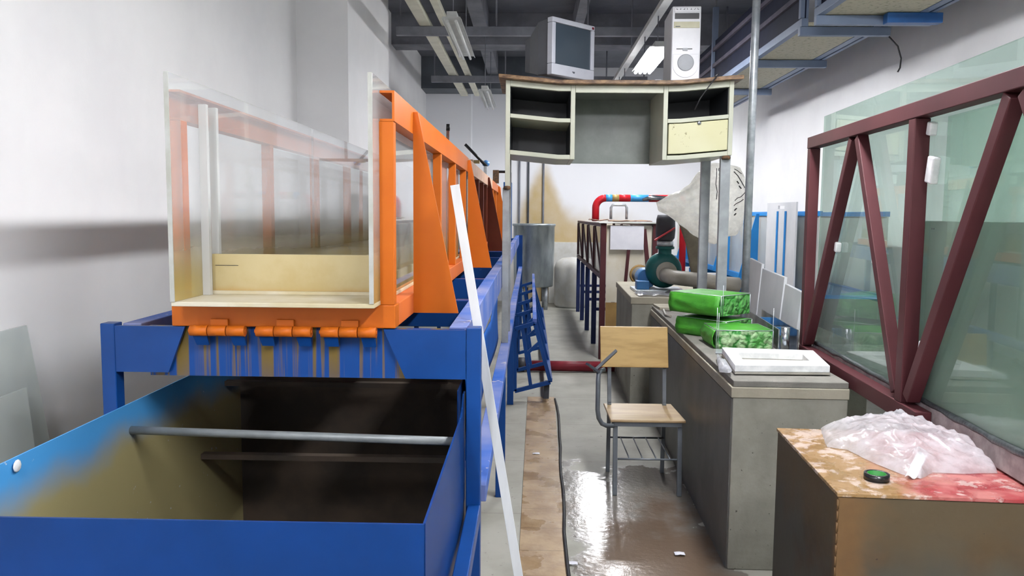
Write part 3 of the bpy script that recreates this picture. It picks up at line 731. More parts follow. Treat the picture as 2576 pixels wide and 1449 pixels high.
# crumpled bag: outline and a crinkled height field
t = thing('plastic_bag', 'crumpled clear plastic bag lying on the red-stained tank top', 'plastic bag', (1.3, 2.65, .86))
OW = [Vector(p) for p in [(1.09, 2.933), (1.143, 2.977), (1.312, 3.098), (1.463, 3.159), (1.519, 3.017), (1.494, 2.844), (1.542, 2.816), (1.552, 2.672), (1.534, 2.529), (1.476, 2.439), (1.332, 2.432), (1.255, 2.436), (1.193, 2.376), (1.154, 2.415), (1.113, 2.52), (1.084, 2.671), (1.026, 2.7)]]   # outline of the bag on the tank top, metres
cen = sum(OW, Vector((0, 0))) / len(OW)
def outl(a):
    f = (a % 1.0) * len(OW); i = int(f) % len(OW); return OW[i].lerp(OW[(i + 1) % len(OW)], f - int(f))
def bagp(u, v):
    r = v; p = cen.lerp(outl(u), r)
    x, y = p.x, p.y
    x = min(x, 1.456 + (y - 3.155) * .0585 - .012 if y > 2.93 else 1.50 + (y - 3.155) * .0585)
    big = .5 + .9 * nz(x, y, 3, 5)
    cr = (1 - abs(nz(x, y, 8, 11))) ** 5 * .016 + (1 - abs(nz(x + .3 * y, y * .4, 2, 24))) ** 6 * .010
    h = .07 * (1 - r ** 2) ** .7 * (.6 + .5 * big) + cr * (1 - r ** 4) * (.5 + r) + .002
    return (x + .005 * nz(x, y, 2, 22), y + .005 * nz(y, x, 4, 22), .8615 + max(.001, h))
MB().grid(bagp, 150, 48, True).build('bag_film', 'bag', t, merge=True)
q = Vector((1.16, 2.376)); q2 = Vector((1.257, 2.508))
MB().grid(lambda u, v: (q.x + (q2.x - q.x) * v + (u - .5) * .035, q.y + (q2.y - q.y) * v, .868 + .035 * v + .006 * math.sin(u * 6)), 6, 6).build('bag_handle', 'whiteblock', t, solid=.001)
tc = Vector((1.056, 2.371))
t = thing('tape_roll', 'roll of black electrical tape with a green core on the tank top', 'tape roll', (tc.x, tc.y, .8605), local=True)
MB().lathe([(.0275, 0), (.0365, 0), (.0365, .02), (.0275, .02), (.0275, 0)], (0, 0, 0), 30).build('tape', 'tape', t)
MB().lathe([(.0255, .0005), (.0272, .0005), (.0272, .0195), (.0255, .0195), (.0255, .0005)], (0, 0, 0), 30).build('core', 'tapecore', t)

# ------------------------------------------------------------------ dark red glass flume
t = thing('glass_flume', 'glass-walled flume with a dark red steel truss on the right', 'flume', (1.456, 3.155, 0), RG, local=True)
def gb(nm, y0, z0, y1, z1, w=.05, d=.05, m='red'):
    return MB().bar((.03, y0, z0), (.03, y1, z1), d, w, (0, -(z1 - z0), (y1 - y0))).build(nm, m, t, .003)
gb('bottom_bar', 1.37, .895, -.205, .895, .068, .06)
gb('top_bar', 1.37, 2.06, -1.9, 2.06, .062, .06)
gb('post', 1.342, .93, 1.342, 2.028, .055, .055)
gb('post', -.03, .93, -.03, 2.028, .062, .058)
gb('diagonal', 1.29, .955, .68, 2.02, .044, .05); gb('diagonal', .03, .955, .60, 2.02, .044, .05)
gb('diagonal', -.09, .955, -.70, 2.02, .052, .05); gb('diagonal', -1.45, .97, -.78, 2.02, .052, .05)
gb('post', -1.6, .97, -1.6, 2.028, .06, .058)
B(.068, .078, -1.9, 1.31, .951, 2.2).build('glass_pane', 'glass', t)
B(.062, .16, -1.85, 1.33, .866, .945).build('ledge', 'sealgrey', t, .004)
g = MB()
pts = [(.066 + .004 * nz(y * .1, 0, 0, 60), -1.85 + y * .0635, .952 + .006 * nz(y, 3, 0, .8)) for y in range(50)]
g.tube(pts, [.011 + .006 * nz(i, 1, 5, .7) for i in range(50)], 8); g.build('sealant', 'sealblack', t)
# far glass wall and bed
B(.72, .73, -1.2, 1.31, .951, 2.2).build('glass_pane', 'glass', t)
B(.161, .74, -.2, 1.33, .87, .94).build('bed', 'sealgrey', t)
B(.66, .715, 1.26, 1.32, .0, .87).build('leg', 'red', t); B(.55, .60, 1.26, 1.32, .0, .87).build('leg', 'red', t)
o = B(.0805, .0815, -.80, -.725, 1.645, 2.028).build('joint_strip', 'sealblack', t)
g = MB()
for z0, z1, y in ((1.76, 1.88, -.722), (1.89, 1.97, -.715)):
    g.prism([(.0672, y, z0), (.0672, y - .022, z0 + .006), (.0672, y - .02, z1 - .01), (.0672, y - .004, z1), (.0672, y + .003, (z0 + z1) / 2)], (-.001, 0, 0))
g.build('tape_patch', 'mint', t)
def gworld(x, y, z): return Matrix.Translation((1.456, 3.155, 0)) @ Matrix.Rotation(RG, 4, 'Z') @ Vector((x, y, z))
t = thing('pvc_board', 'large grey-green board standing behind the glass at the right edge', 'board', tuple(gworld(.09, -1.2, .95)), RG, local=True)
B(0, .014, 0, 1.22, 0, .69).build('panel', 'board', t, .002)
g = MB()
for y, z in ((1.15, .66), (1.135, .66), (.42, .64), (.44, .64)): g.lathe([(.004, -.0005), (.0035, -.001), (0, -.0012)], (0, y, z), 8, 'x')
g.build('screw_hole', 'black', t)
for (y, z, a, b, lb) in ((-.115, 1.83, .055, .10, 'white foam block wedged beside the middle red post at mid height'), (-.09, 1.985, .035, .05, 'white foam block tucked under the top red bar by the middle post'),
                  (-.125, 1.16, .04, .045, 'small white foam block low beside the leaning red diagonal'), (.40, 1.47, .04, .05, 'white foam block behind the pale red diagonal'), (.93, 1.50, .03, .05, 'small white foam block by the far red diagonal')):
    o = MB().box(-.03, .0, -a/2, a/2, -b/2, b/2).build('foam_block', 'whiteblock', None, .006)
    o.location = gworld(.0665, y, z); o.rotation_euler = (R(12), 0, RG); tag(o, lb, 'foam block', 'white foam blocks on the glass flume')

# ------------------------------------------------------------------ tablet-arm chair
t = thing('tablet_chair', 'grey steel school chair with plywood seat and back and a broken writing arm', 'chair', (.70, 4.83, 0))
sx0, sx1, sy0, sy1 = .482, .925, 4.60, 5.05
MB().hexa([(sx0, sy0, .438), (sx1, sy0, .438), (sx1 - .01, sy1, .43), (sx0, sy1, .43), (sx0, sy0, .454), (sx1, sy0, .454), (sx1 - .01, sy1, .446), (sx0, sy1, .446)]).build('seat', 'woodseat', t, .004)
MB().hexa([(.455, 5.00, .69), (.885, 5.00, .69), (.885, 5.013, .69), (.455, 5.013, .69), (.45, 5.045, .945), (.88, 5.045, .945), (.88, 5.058, .945), (.45, 5.058, .945)]).build('backrest', 'wood', t, .004)
for x, y in ((.515, 4.635), (.895, 4.635)):
    MB().bar((x, y - .04, 0), (x, y, .437), .026, .026, (0, 1, 0)).build('leg', 'chairtube', t, .002)
for x in (.515, .865):
    g = MB().bar((x, 5.03, 0), (x, 5.01, .46), .024, .024, (0, 1, 0)); g.bar((x, 5.017, .46), (x, 5.075, .93), .024, .024, (0, 1, 0)); g.build('leg', 'chairtube', t, .002)
g = MB().bar((.505, 4.62, .424), (.905, 4.62, .424), .022, .026); g.bar((.505, 4.632, .424), (.515, 5.0, .424), .022, .026); g.bar((.898, 4.632, .424), (.868, 5.0, .424), .022, .026)
g.build('seat_frame', 'chairtube', t, .002)
MB().tube([(.50, 4.60, .418), (.46, 4.59, .42), (.43, 4.58, .435), (.41, 4.57, .47), (.402, 4.56, .52), (.402, 4.56, .70), (.405, 4.57, .735), (.42, 4.58, .75), (.44, 4.60, .752)], .0135, 12).build('arm_tube', 'chairtube', t)
MB().bar((.335, 4.515, .80), (.40, 4.54, .75), .045, .012, (0, 0, 1)).build('arm_bracket', 'darkgrey', t)
MB().bar((.375, 4.545, .752), (.505, 4.58, .868), .016, .05, (0, -1, .4)).build('arm_bracket', 'darkgrey', t)
rk = MB().tube([(.53, 4.61, .215), (.885, 4.61, .215)], .006, 8); rk.tube([(.52, 5.0, .235), (.865, 5.0, .235)], .006, 8)
for k in range(4):
    x = .60 + k * .08; rk.tube([(x, 4.61, .215), (x - .01, 5.0, .235)], .004, 6)
rk.build('book_rack', 'chairtube', t)

# ------------------------------------------------------------------ pump, valve, pipes and sheeting on the sump
t = thing('centrifugal_pump', 'dark teal centrifugal pump with a red-levered valve on the concrete sump', 'pump', (1.2, 7.3, .96))
B(.95, 1.40, 7.12, 7.55, .961, .985).build('base_plate', 'steel', t, .003)
MB().lathe([(.0, -.075), (.09, -.075), (.15, -.06), (.165, -.02), (.165, .03), (.14, .065), (.06, .08), (0, .08)], (1.225, 7.33, 1.155), 28, 'y').build('volute', 'teal', t)
MB().lathe([(.095, -.098), (.095, -.076), (.03, -.0755)], (1.24, 7.33, 1.14), 24, 'y').build('suction_flange', 'pvc', t)
MB().lathe([(.065, 1.28), (.06, 1.31), (.06, 1.345), (.085, 1.35), (.085, 1.372), (.05, 1.373)], (1.235, 7.33, 0), 22).build('outlet_neck', 'teal', t)
MB().lathe([(.075, 1.374), (.075, 1.42), (.055, 1.421)], (1.235, 7.33, 0), 22).build('coupling', 'steel', t)
MB().lathe([(.065, 1.422), (.085, 1.45), (.09, 1.52), (.085, 1.62), (.075, 1.66), (.04, 1.661)], (1.235, 7.33, 0), 22).build('valve_body', 'valve', t)
MB().bar((1.12, 7.215, 1.43), (1.30, 7.215, 1.545), .014, .04, (0, -1, 0)).build('valve_lever', 'redlever', t, .004)
MB().lathe([(.085, -.02), (.09, .0), (.09, .2), (.07, .22), (0, .22)], (1.08, 7.35, 1.075), 20, 'y').build('motor', 'motorblue', t)
B(.97, 1.08, 7.2, 7.34, .986, 1.06).build('motor_mount', 'motorblue', t, .004)
MB().tube([(1.235, 7.24, 1.12), (1.235, 7.15, 1.115), (1.26, 7.07, 1.11), (1.32, 7.03, 1.105), (1.5, 6.98, 1.09), (1.70, 6.95, 1.065), (1.82, 6.97, 1.055)], .066, 18).build('suction_pipe', 'pvc', t)
# flat discharge hose drooping from the valve
t2 = MB(); hp = [(1.24, 7.33, 1.69), (1.25, 7.33, 1.72), (1.29, 7.30, 1.755), (1.335, 7.24, 1.72), (1.39, 7.15, 1.58), (1.44, 7.10, 1.42), (1.475, 7.11, 1.25), (1.51, 7.13, 1.1), (1.53, 7.14, .99)]
prof = []
def hosef(u, v):
    f = u * (len(hp) - 1); i = min(int(f), len(hp) - 2); p = Vector(hp[i]).lerp(Vector(hp[i + 1]), f - i); d = (Vector(hp[i + 1]) - Vector(hp[i])).normalized()
    sd = d.cross(Vector((0, 1, 0))); sd = sd.normalized() if sd.length > .01 else Vector((1, 0, 0))
    return p + sd * (v - .5) * .125 + Vector((0, -.015 * math.sin(math.pi * v), 0))
t2.grid(hosef, 40, 6)
tag(t2.build('flat_hose', 'hose', None, solid=.014), 'flattened tan hose drooping from the pump valve', 'hose')
MB_ = MB().grid(lambda u, v: (.93 + u * .62, 6.78 + v * .30, .968 + .022 * abs(nz(u, v, 0, 5)) + .028 * math.sin(math.pi * u) * abs(nz(u, v, 7, 9))), 30, 14)
tag(MB_.build('plastic_sheeting', 'greyfilm'), 'crumpled grey plastic sheeting spread in front of the pump', 'plastic sheeting')
g = MB().tube([(1.12, 6.26, .911), (1.06, 6.28, .911), (1.02, 5.95, .911), (1.045, 5.87, .911)], .009, 8)
tag(g.build('rope_end', 'pvc'), 'short pale rope end lying on the concrete channel behind the green boxes', 'rope')
g = MB().prism([(1.04, 6.35, .9005), (1.5, 6.30, .9005), (1.5, 6.62, .9005), (1.03, 6.62, .9005)], (0, 0, .02))
tag(g.build('timber_offcut', 'conccap', None, .003), 'pale flat board lying across the channel in front of the sump', 'board')

# sack with brush marks hung behind the desk legs
t = thing('hanging_sack', 'translucent white sack with black brush marks hanging behind the desk legs', 'sack', (1.42, 6.4, 1.44))
SO = [(1.00, 1.76), (1.02, 1.69), (1.10, 1.66), (1.20, 1.58), (1.30, 1.50), (1.40, 1.45), (1.48, 1.43), (1.58, 1.49), (1.65, 1.50), (1.70, 1.60), (1.72, 1.78), (1.70, 1.95), (1.66, 2.04), (1.55, 2.07), (1.43, 2.075), (1.34, 2.01), (1.27, 1.92), (1.20, 1.86), (1.10, 1.81)]
sc_ = Vector((1.45, 1.76))
def sout(a):
    f = (a % 1.0) * len(SO); i = int(f) % len(SO); return Vector(SO[i]).lerp(Vector(SO[(i + 1) % len(SO)]), f - int(f))
def sackp(a, r, side=-1):
    p = sc_.lerp(sout(a), r); x, z = p
    b = .11 * math.sqrt(max(0, 1 - r ** 3)) + .028 * nz(x, z, side, 7) + .016 * abs(nz(x, z, 3, 17))
    return Vector((x + .008 * nz(x, z, 9, 14), 6.42 + side * max(.003, b), z + .008 * nz(z, x, 5, 14)))
g = MB().grid(lambda u, v: sackp(u, v, -1), 70, 18); g.grid(lambda u, v: sackp(u, v, 1), 70, 10)
sk = g.build('sack_film', 'sack', t, merge=True)
def onsack(x, z):
    best = None
    d = Vector((x, z)) - sc_; a0 = math.atan2(d.y, d.x)
    for k in range(240):
        q = sout(k / 240) - sc_; da = abs((math.atan2(q.y, q.x) - a0 + math.pi) % (2 * math.pi) - math.pi)
        if best is None or da < best[0]: best = (da, k / 240, d.length / max(.01, q.length))
    p = sackp(best[1], min(1, best[2]), -1); return Vector((p.x, p.y - .004, p.z))
g = MB()
def stroke(x0, z0, x1, z1, r=.003): g.tube([onsack(x0 + (x1 - x0) * k / 4, z0 + (z1 - z0) * k / 4) for k in range(5)], r, 5)
stroke(1.455, 2.03, 1.455, 1.78); stroke(1.475, 2.03, 1.475, 1.97); stroke(1.50, 2.03, 1.50, 1.95)
for k in range(7):
    z = 2.0 - k * .045; stroke(1.50, z, 1.55, z + .006, .0035); stroke(1.52, z + .012, 1.53, z - .014, .003)
stroke(1.59, 2.0, 1.69, 1.88, .004); stroke(1.60, 2.02, 1.66, 1.99); stroke(1.61, 1.93, 1.63, 1.91, .005); stroke(1.63, 1.89, 1.65, 1.87, .005)
stroke(1.60, 1.78, 1.69, 1.83); stroke(1.59, 1.74, 1.67, 1.78); stroke(1.60, 1.70, 1.62, 1.715, .005); stroke(1.60, 1.66, 1.615, 1.675, .005)
g.build('brush_marks', 'black', t)

# ------------------------------------------------------------------ far dark red flume on navy legs
t = thing('far_red_flume', 'distant dark red truss flume with a cream end plate on navy legs', 'flume', (1.1, 9.1, 0))
FX0, FX1, FY0, FY1, FZ0, FZ1 = .80, 1.45, 9.1, 13.7, .95, 1.56
def fb(nm, p0, p1, w=.05, m='red'): return MB().bar(p0, p1, w, w, (0, 1, 0) if abs(p1[1] - p0[1]) < .01 else (0, 0, 1)).build(nm, m, t, .003)
fb('post', (FX0 + .03, FY0, 0), (FX0 + .03, FY0, FZ1), .065); fb('post', (FX1 - .03, FY0, 0), (FX1 - .03, FY0, FZ1), .06)
for x in (FX0 + .025, FX1 - .025):
    fb('side_rail', (x, FY0 + .035, FZ1 - .02), (x, FY1, FZ1 - .02), .04); fb('side_rail', (x, FY0 + .035, FZ0), (x, FY1, FZ0), .05)
    ys = [9.1 + 1.15 * k for k in range(5)]
    for a, b in zip(ys, ys[1:]):
        fb('side_post', (x, b, FZ0 + .03), (x, b, FZ1 - .045), .045)
        fb('side_diagonal', (x, a + .1, FZ0 + .03), (x, b - .08, FZ1 - .05), .03)
    for y in (10.2, 11.4, 12.5, 13.6):
        fb('leg', (x, y, 0), (x, y, FZ0 - .03), .06, 'navy')
    B(x - .004, x + .004, FY0 + .04, FY1, FZ0 + .03, FZ1 - .045).build('side_pane', 'paleacr', t)
for y in (10.2, 11.4, 12.5, 13.6):
    fb('leg_tie', (FX0 + .056, y, .45), (FX1 - .056, y, .45), .04, 'navy')
B(FX0 + .07, FX1 - .07, FY0 + .005, FY0 + .02, .66, 1.54).build('end_plate', 'endplate', t)
B(FX0 + .07, FX1 - .07, FY0 + .005, FY0 + .02, .02, .655).build('kick_plate', 'tan', t)
MB().bar((1.03, FY0 - .018, .1), (1.135, FY0 - .018, 1.5), .035, .03, (0, 1, 0)).build('front_diagonal', 'red', t); MB().bar((1.36, FY0 - .018, .9), (1.29, FY0 - .018, 1.5), .045, .03, (0, 1, 0)).build('front_diagonal', 'red', t)
B(FX0 - .02, FX1 + .03, FY0 - .06, FY0 + .9, FZ1 + .0015, FZ1 + .012).build('cover_glass', 'perspexedge', t)
MB().lathe([(.085, 0), (.09, -.004), (.05, -.007), (.05, -.05), (.065, -.05), (.065, -.002)], (1.25, FY0 + .004, .98), 22, 'y').build('outlet_ring', 'pvc', t)
MB().lathe([(.115, -.001), (.1, -.003), (.085, -.0035)], (1.25, FY0 + .004, .98), 22, 'y').build('rust_stain', 'tan', t)
tag(B(.905, 1.285, FY0 - .0395, FY0 - .0375, 1.265, 1.535).build('paper_notice', 'paper'), 'blank white paper sheet stuck on the end of the distant red flume', 'paper')
for i, (x0, x1, y0, y1, lb) in enumerate(((.76, 1.0, 10.25, 10.54, 'curled brown scrap sheet lying on top of the distant red flume, left'), (.98, 1.5, 9.88, 10.16, 'flat pale scrap board on top of the distant red flume, under the bracket'))):
    g = MB().grid(lambda u, v: (x0 + u * (x1 - x0), y0 + v * (y1 - y0), FZ1 + .021 + .02 * abs(nz(u, v, i, 4)) + .03 * abs(u - .5) * (1 - i)), 10, 8)
    tag(g.build('scrap_sheet', 'rubbish', None, solid=.008), lb, 'scrap sheet')
# banded feed pipe above it
t = thing('feed_pipe', 'red feed pipe with blue bands bending over the distant red flume', 'pipe', (.87, 10.6, FZ1 + .01))
PY, PZ = 10.62, 1.88
MB().tube([(.86, PY, 1.575), (.86, PY, 1.75)] + arc((.99, PY, 1.75), .13, 180, 90, 8)[1:], .048, 16).build('elbow', 'redpipe', t)
x = .99
for ln, m in ((.085, 'skypipe'), (.09, 'tanpipe'), (.15, 'redpipe'), (.24, 'skypipe'), (.42, 'redpipe')):
    MB().tube([(x, PY, PZ), (x + ln, PY, PZ)], .047, 16).build('pipe_band', m, t); x += ln
MB().tube([(1.47, PY - .04, PZ - .02), (1.6, PY - .06, PZ + .01), (1.75, PY - .05, PZ), (1.95, PY - .03, PZ + .02)], [.02, .035, .03, .02], 9).build('foil_wrap', 'chrome', t)
MB().tube([(1.93, PY, PZ), (2.0, PY, PZ), (2.02, PY, PZ - .1), (2.02, PY, .02)], .045, 14).build('drop_pipe', 'redpipe', t)
MB().tube([(1.02, 10.2, FZ1 + .045), (1.02, 10.2, 1.75), (1.04, 10.2, 1.785), (1.20, 10.2, 1.785), (1.22, 10.2, 1.75), (1.22, 10.2, FZ1 + .045)], .017, 10).build('bracket', 'steel', t)

# ------------------------------------------------------------------ sky blue flume on the far right
t = thing('sky_blue_flume', 'sky blue braced flume with milky acrylic walls beyond the concrete channel', 'flume', (2.5, 9, 0))
X0, X1 = 2.28, 2.85
B(X0 - .02, X0 + .06, 6.4, 12.5, .98, 1.04).build('base_rail', 'sky', t, .003); B(X1 - .06, X1 + .02, 6.4, 12.5, .98, 1.04).build('base_rail', 'sky', t, .003)
B(X0, X0 + .04, 6.4, 12.5, 1.66, 1.70).build('top_rail', 'sky', t, .003); B(X1 - .04, X1, 6.4, 12.5, 1.66, 1.70).build('top_rail', 'sky', t, .003)
B(X0 + .012, X0 + .024, 6.4, 12.5, 1.041, 1.659).build('side_sheet', 'paleacr', t); B(X1 - .024, X1 - .012, 6.4, 12.5, 1.041, 1.659).build('side_sheet', 'paleacr', t)
B(X0 + .061, X1 - .061, 6.4, 12.5, 1.0, 1.03).build('floor_sheet', 'sky', t)
for y in (6.95, 7.3, 7.6, 8.5, 9.4):
    B(X0 - .02, X0 + .008, y, y + .03, 1.0405, 1.659).build('post', 'sky', t)
for y in (8.02, 9.15, 10.25, 11.45):
    MB().prism([(X0 - .001, y, 1.68), (X0 - .03, y, 1.68), (X0 - .19, y, 1.0405), (X0 - .001, y, 1.0405)], (0, .012, 0)).build('brace', 'sky', t)
for y in (8.0, 9.2, 10.4, 11.6):
    B(X0 - .2, X1, y, y + .05, .92, .979).build('cross_beam', 'sky', t); 
    B(X0 - .2, X0 - .13, y, y + .05, 0, .919).build('leg', 'bluedeep', t); B(X1 - .07, X1, y, y + .05, 0, .919).build('leg', 'bluedeep', t)
t = thing('sluice_plate', 'pale grey gate plate with a hand slot standing at the sky blue flume', 'plate', (2.22, 7.0, 0))
g = MB(); ZZ = 1.775
for a, b, z0, z1 in ((6.62, 7.42, .0, 1.72), (6.62, 6.92, 1.7205, ZZ), (7.1, 7.42, 1.7205, ZZ), (6.92, 7.1, 1.748, ZZ)): g.box(2.18, 2.195, a, b, z0, z1)
g.build('plate', 'greyboard', t)
for y in (6.86, 7.08): B(2.168, 2.1795, y, y + .022, 1.06, 1.70).build('slot_strip', 'sky', t)

# ------------------------------------------------------------------ galvanised drum, tank and conduits by the far wall
t = thing('galvanised_drum', 'tall galvanised drum on legs near the far wall', 'drum', (.06, 14.0, 0))
MB().lathe([(.34, .40), (.345, .42), (.36, 1.0), (.362, 1.45), (.375, 1.455), (.382, 1.475), (.375, 1.495), (.34, 1.497), (.335, 1.45), (.33, .44), (0, .42)], (.06, 14.0, 0), 36).build('body', 'drum', t)
for a in (-40, 50, 140, 230):
    MB().tube([(.06 + .29 * math.cos(R(a)), 14 + .29 * math.sin(R(a)), 0), (.06 + .29 * math.cos(R(a)), 14 + .29 * math.sin(R(a)), .402)], .03, 10).build('leg', 'steel', t)
g = MB().lathe([(.29, 0), (.32, .05), (.33, .7), (.29, .82), (.18, .88), (0, .9)], (.76, 14.35, 0), 28)
tag(g.build('plastic_tank', 'tankwhite'), 'rounded white plastic tank on the floor behind the galvanised drum', 'tank')
tag(B(.35, 2.2, YF - .3, YF - .002, 0, 1.14).build('low_partition', 'tankwhite', None, .004), 'low whitish partition along the foot of the far wall', 'partition')
for x, z0, lb in ((-.22, 0, 'thin grey conduit on the far wall, leftmost of the three'), (-.05, 0, 'thin dark conduit on the far wall, between two others'), (.235, 0, 'thin grey conduit on the far wall crossing the brown stain')):
    tag(MB().tube([(x, YF - .03, z0), (x, YF - .03, 3.84)], .018, 10).build('conduit', 'darkgrey' if x == -.05 else 'beamgrey'), lb, 'conduit', 'conduits on the far wall')

# ------------------------------------------------------------------ blue lattice frame leaning in the aisle, red pipe, cable
t = thing('lattice_frame', 'blue welded lattice frame lying along the aisle beside the flume legs', 'lattice frame', (.05, 6.95, 0))
Q = {'TL': (-.13, .645), 'TR': (.045, .70), 'BR': (.19, .175), 'BL': (-.125, .09)}
def lat(p, q, y, a=0, b=1, w=.034):
    P0 = Vector((Q[p][0], y, Q[p][1])); P1 = Vector((Q[q][0], y, Q[q][1])); return P0.lerp(P1, a), P0.lerp(P1, b)
for y in (6.95, 7.9, 8.9, 10.0, 11.2):
    g = MB()
    for p, q in (('TL', 'TR'), ('TR', 'BR'), ('BR', 'BL'), ('BL', 'TL')): a, b = lat(p, q, y); g.bar(a, b, .034, .034, (0, 1, 0))
    m0 = Vector((Q['TL'][0] * .62 + Q['TR'][0] * .38, y, .66)); m1 = Vector((Q['BL'][0] * .55 + Q['BR'][0] * .45, y, .13)); g.bar(m0, m1, .03, .03, (0, 1, 0))
    g.bar(m0.lerp(m1, .45), Vector((Q['TR'][0], y, Q['TR'][1])).lerp(Vector((Q['BR'][0], y, Q['BR'][1])), .32), .028, .028, (0, 1, 0))
    g.build('rung_frame', 'blue', t, .002)
MB().bar((Q['TR'][0], 6.97, .72), (Q['TR'][0] + .005, 12.4, .72), .036, .03).build('long_tube', 'bluedust', t, .002)
MB().bar((Q['BR'][0], 6.97, .19), (Q['BR'][0], 12.4, .19), .036, .03).build('long_tube', 'blue', t, .002)
MB().bar((.155, 7.05, .0), (.16, 7.05, .165), .05, .05, (0, 1, 0)).build('foot', 'darkgrey', t)
t = thing('floor_pipe', 'maroon pipe lying across the aisle floor behind the chair', 'pipe', (.5, 8.15, 0))
MB().tube([(-.04, 8.3, .062), (.9, 8.3, .062)], .055, 16).build('tube', 'maroonpipe', t)
MB().lathe([(.06, 0), (.075, .01), (.075, .07), (.06, .08)], (-.12, 8.3, .075), 16, 'x').build('flange', 'valve', t)
pts = [(.235 + .012 * math.sin(k * .9), 7.0 - k * .3, .012) for k in range(4)] + [(.235 - (k - 3) * .0055 + .006 * math.sin(k * 1.7), 7.0 - k * .3, .012) for k in range(4, 20)]
tag(MB().tube(pts, .009, 8).build('floor_cable', 'cable'), 'black cable running along the right edge of the brown floor strip', 'cable')
for i, (x, y, lb) in enumerate(((.19, 3.62, 'scrap of white paper on the brown floor strip near the black cable'), (.72, 3.75, 'scrap of pale paper on the wet floor beside the concrete channel'), (.03, 5.35, 'scrap of white film on the brown floor strip, the farthest away'))):
    g = MB().grid(lambda u, v: (x + u * .05, y + v * .035, .0085 + .008 * abs(nz(u, v, i, 5))), 4, 4)
    tag(g.build('paper_scrap', 'paper', None, solid=.001), lb, 'paper scrap')

# ------------------------------------------------------------------ instruments on the flume rail
t = thing('point_gauge', 'black point gauge rod with a blue knob clamped on the flume rail', 'gauge', (-.42, 7.5, 2.016))
MB().tube([(-.62, 7.5, 2.30), (-.42, 7.55, 2.10)], .014, 10).build('rod', 'black', t)
MB().lathe([(0, -.035), (.03, -.02), (.037, 0), (.03, .02), (0, .035)], (-.43, 7.6, 2.13), 14).build('knob', 'bluecloth', t)
B(-.445, -.415, 7.5, 7.62, 2.0155, 2.10).build('clamp', 'steel', t, .003)
B(-.54, -.48, 7.42, 7.46, 2.12, 2.15).build('dial', 'tanpipe', t)
t = thing('clamp_bracket', 'dark square bracket fixed on the flume rail behind the desk leg', 'bracket', (-.4, 9.4, 2.016))
B(-.45, -.38, 9.4, 9.48, 2.0155, 2.17).build('block', 'rustjoint', t, .003)
MB().tube([(-.40, 9.42, 2.15), (-.27, 9.42, 2.15), (-.245, 9.42, 2.14), (-.245, 9.42, 2.02)], .015, 8).build('handle', 'black', t)
t = thing('upright_rod', 'short dark rod standing upright on the flume rail', 'rod', (-.43, 6.3, 2.0155))
MB().tube([(-.65, 6.2, 2.0705), (-.645, 6.2, 2.30)], .012, 8).build('rod', 'rubbish', t); MB().tube([(-.645, 6.2, 2.29), (-.643, 6.2, 2.34)], .015, 8).build('tip', 'black', t)
B(-1.06, -.45, 6.17, 6.23, 2.0505, 2.07).build('crossbar', 'rubbish', t)
tag(B(-.40, -.28, 11.6, 11.9, 1.301, 2.12).build('motor_cabinet', 'bluedeep', None, .006), 'deep blue cabinet standing on the frame behind the orange flume', 'cabinet')

# ------------------------------------------------------------------ ceiling services on the left
for x, w, lb in ((-1.18, .125, 'ivory cable trunking under the ceiling, the one nearer the left wall'), (-.96, .085, 'ivory cable trunking under the ceiling, the narrower inner one')):
    tag(B(x - w/2, x + w/2, 2.0, 14.1, 3.70, 3.76).build('cable_trunking', 'trunk', None, .01), lb, 'cable trunking')
for y, z, lb in ((8.9, 3.60, 'grey steel hanger bar below the trunking, the nearer of two'), (12.0, 3.60, 'grey steel hanger bar below the trunking, the farther of two')):
    t = thing('hanger_bar', lb, 'hanger bar', (-.9, y, z))
    B(-1.5, 1.7, y, y + .06, z, z + .095).build('bar', 'beamgrey', t, .003)
    for x in (-1.45, -.4, .6, 1.65): MB().tube([(x, y + .03, z + .095), (x, y + .03, ZC if not (x > .54 and x < .68) else 4.15)], .01, 8).build('hanger_rod', 'beamgrey', t)
def fixture(nm, label, x, y0, y1, z, lit, nt=4, hang=True, w=None):
    t = thing(nm, label, 'ceiling light', (x, (y0 + y1) / 2, z), group='fluorescent lights under the ceiling')
    w = w or .06 * nt
    g = MB().prism([(x - w/2, y0, z), (x - w/2 - .012, y0, z - .02), (x - w/2 - .008, y0, z - .02), (x - w/2 + .006, y0, z - .004), (x + w/2 - .006, y0, z - .004), (x + w/2 + .008, y0, z - .02), (x + w/2 + .012, y0, z - .02), (x + w/2, y0, z)], (0, y1 - y0, 0))
    g.build('reflector', 'reflector', t)
    B(x - .045, x + .045, y0 + .02, y1 - .02, z + .0005, z + .05).build('housing', 'reflector', t, .004)
    for k in range(nt):
        xx = x - w/2 + w * (k + .5) / nt
        MB().tube([(xx, y0 + .02, z - .034), (xx, y1 - .02, z - .034)], .015 if lit else .013, 12).build('tube', 'tubeon' if lit else 'tubeoff', t)
    for y in (y0 + .15, y1 - .15): MB().tube([(x, y, z + .05), (x, y, 3.4595 if lit and y > 2.2 else ZC)], .006, 6).build('hanger_rod', 'beamgrey', t)
    return t
fixture('fluorescent_light', 'unlit white fluorescent light below the trunking, the nearer of two on the left', -.70, 7.0, 8.7, 3.34, False, 2, w=.15)
fixture('fluorescent_light', 'unlit white fluorescent light near the far wall, the farther of two on the left', -.63, 10.7, 12.45, 3.30, False, 2, w=.15)
fixture('fluorescent_light', 'lit four-tube fluorescent light above the desk between monitor and computer', 1.14, 7.3, 8.45, 3.16, True, 4, w=.19)
fixture('fluorescent_light', 'lit fluorescent light added unseen behind the raised desk', 1.14, 9.9, 10.8, 3.16, True, 3, w=.2)  # added lamp to brighten the right wall, covered by the desk
fixture('fluorescent_light', 'lit fluorescent light overhead of the viewer', 1.14, -.5, 1.1, 3.16, True)
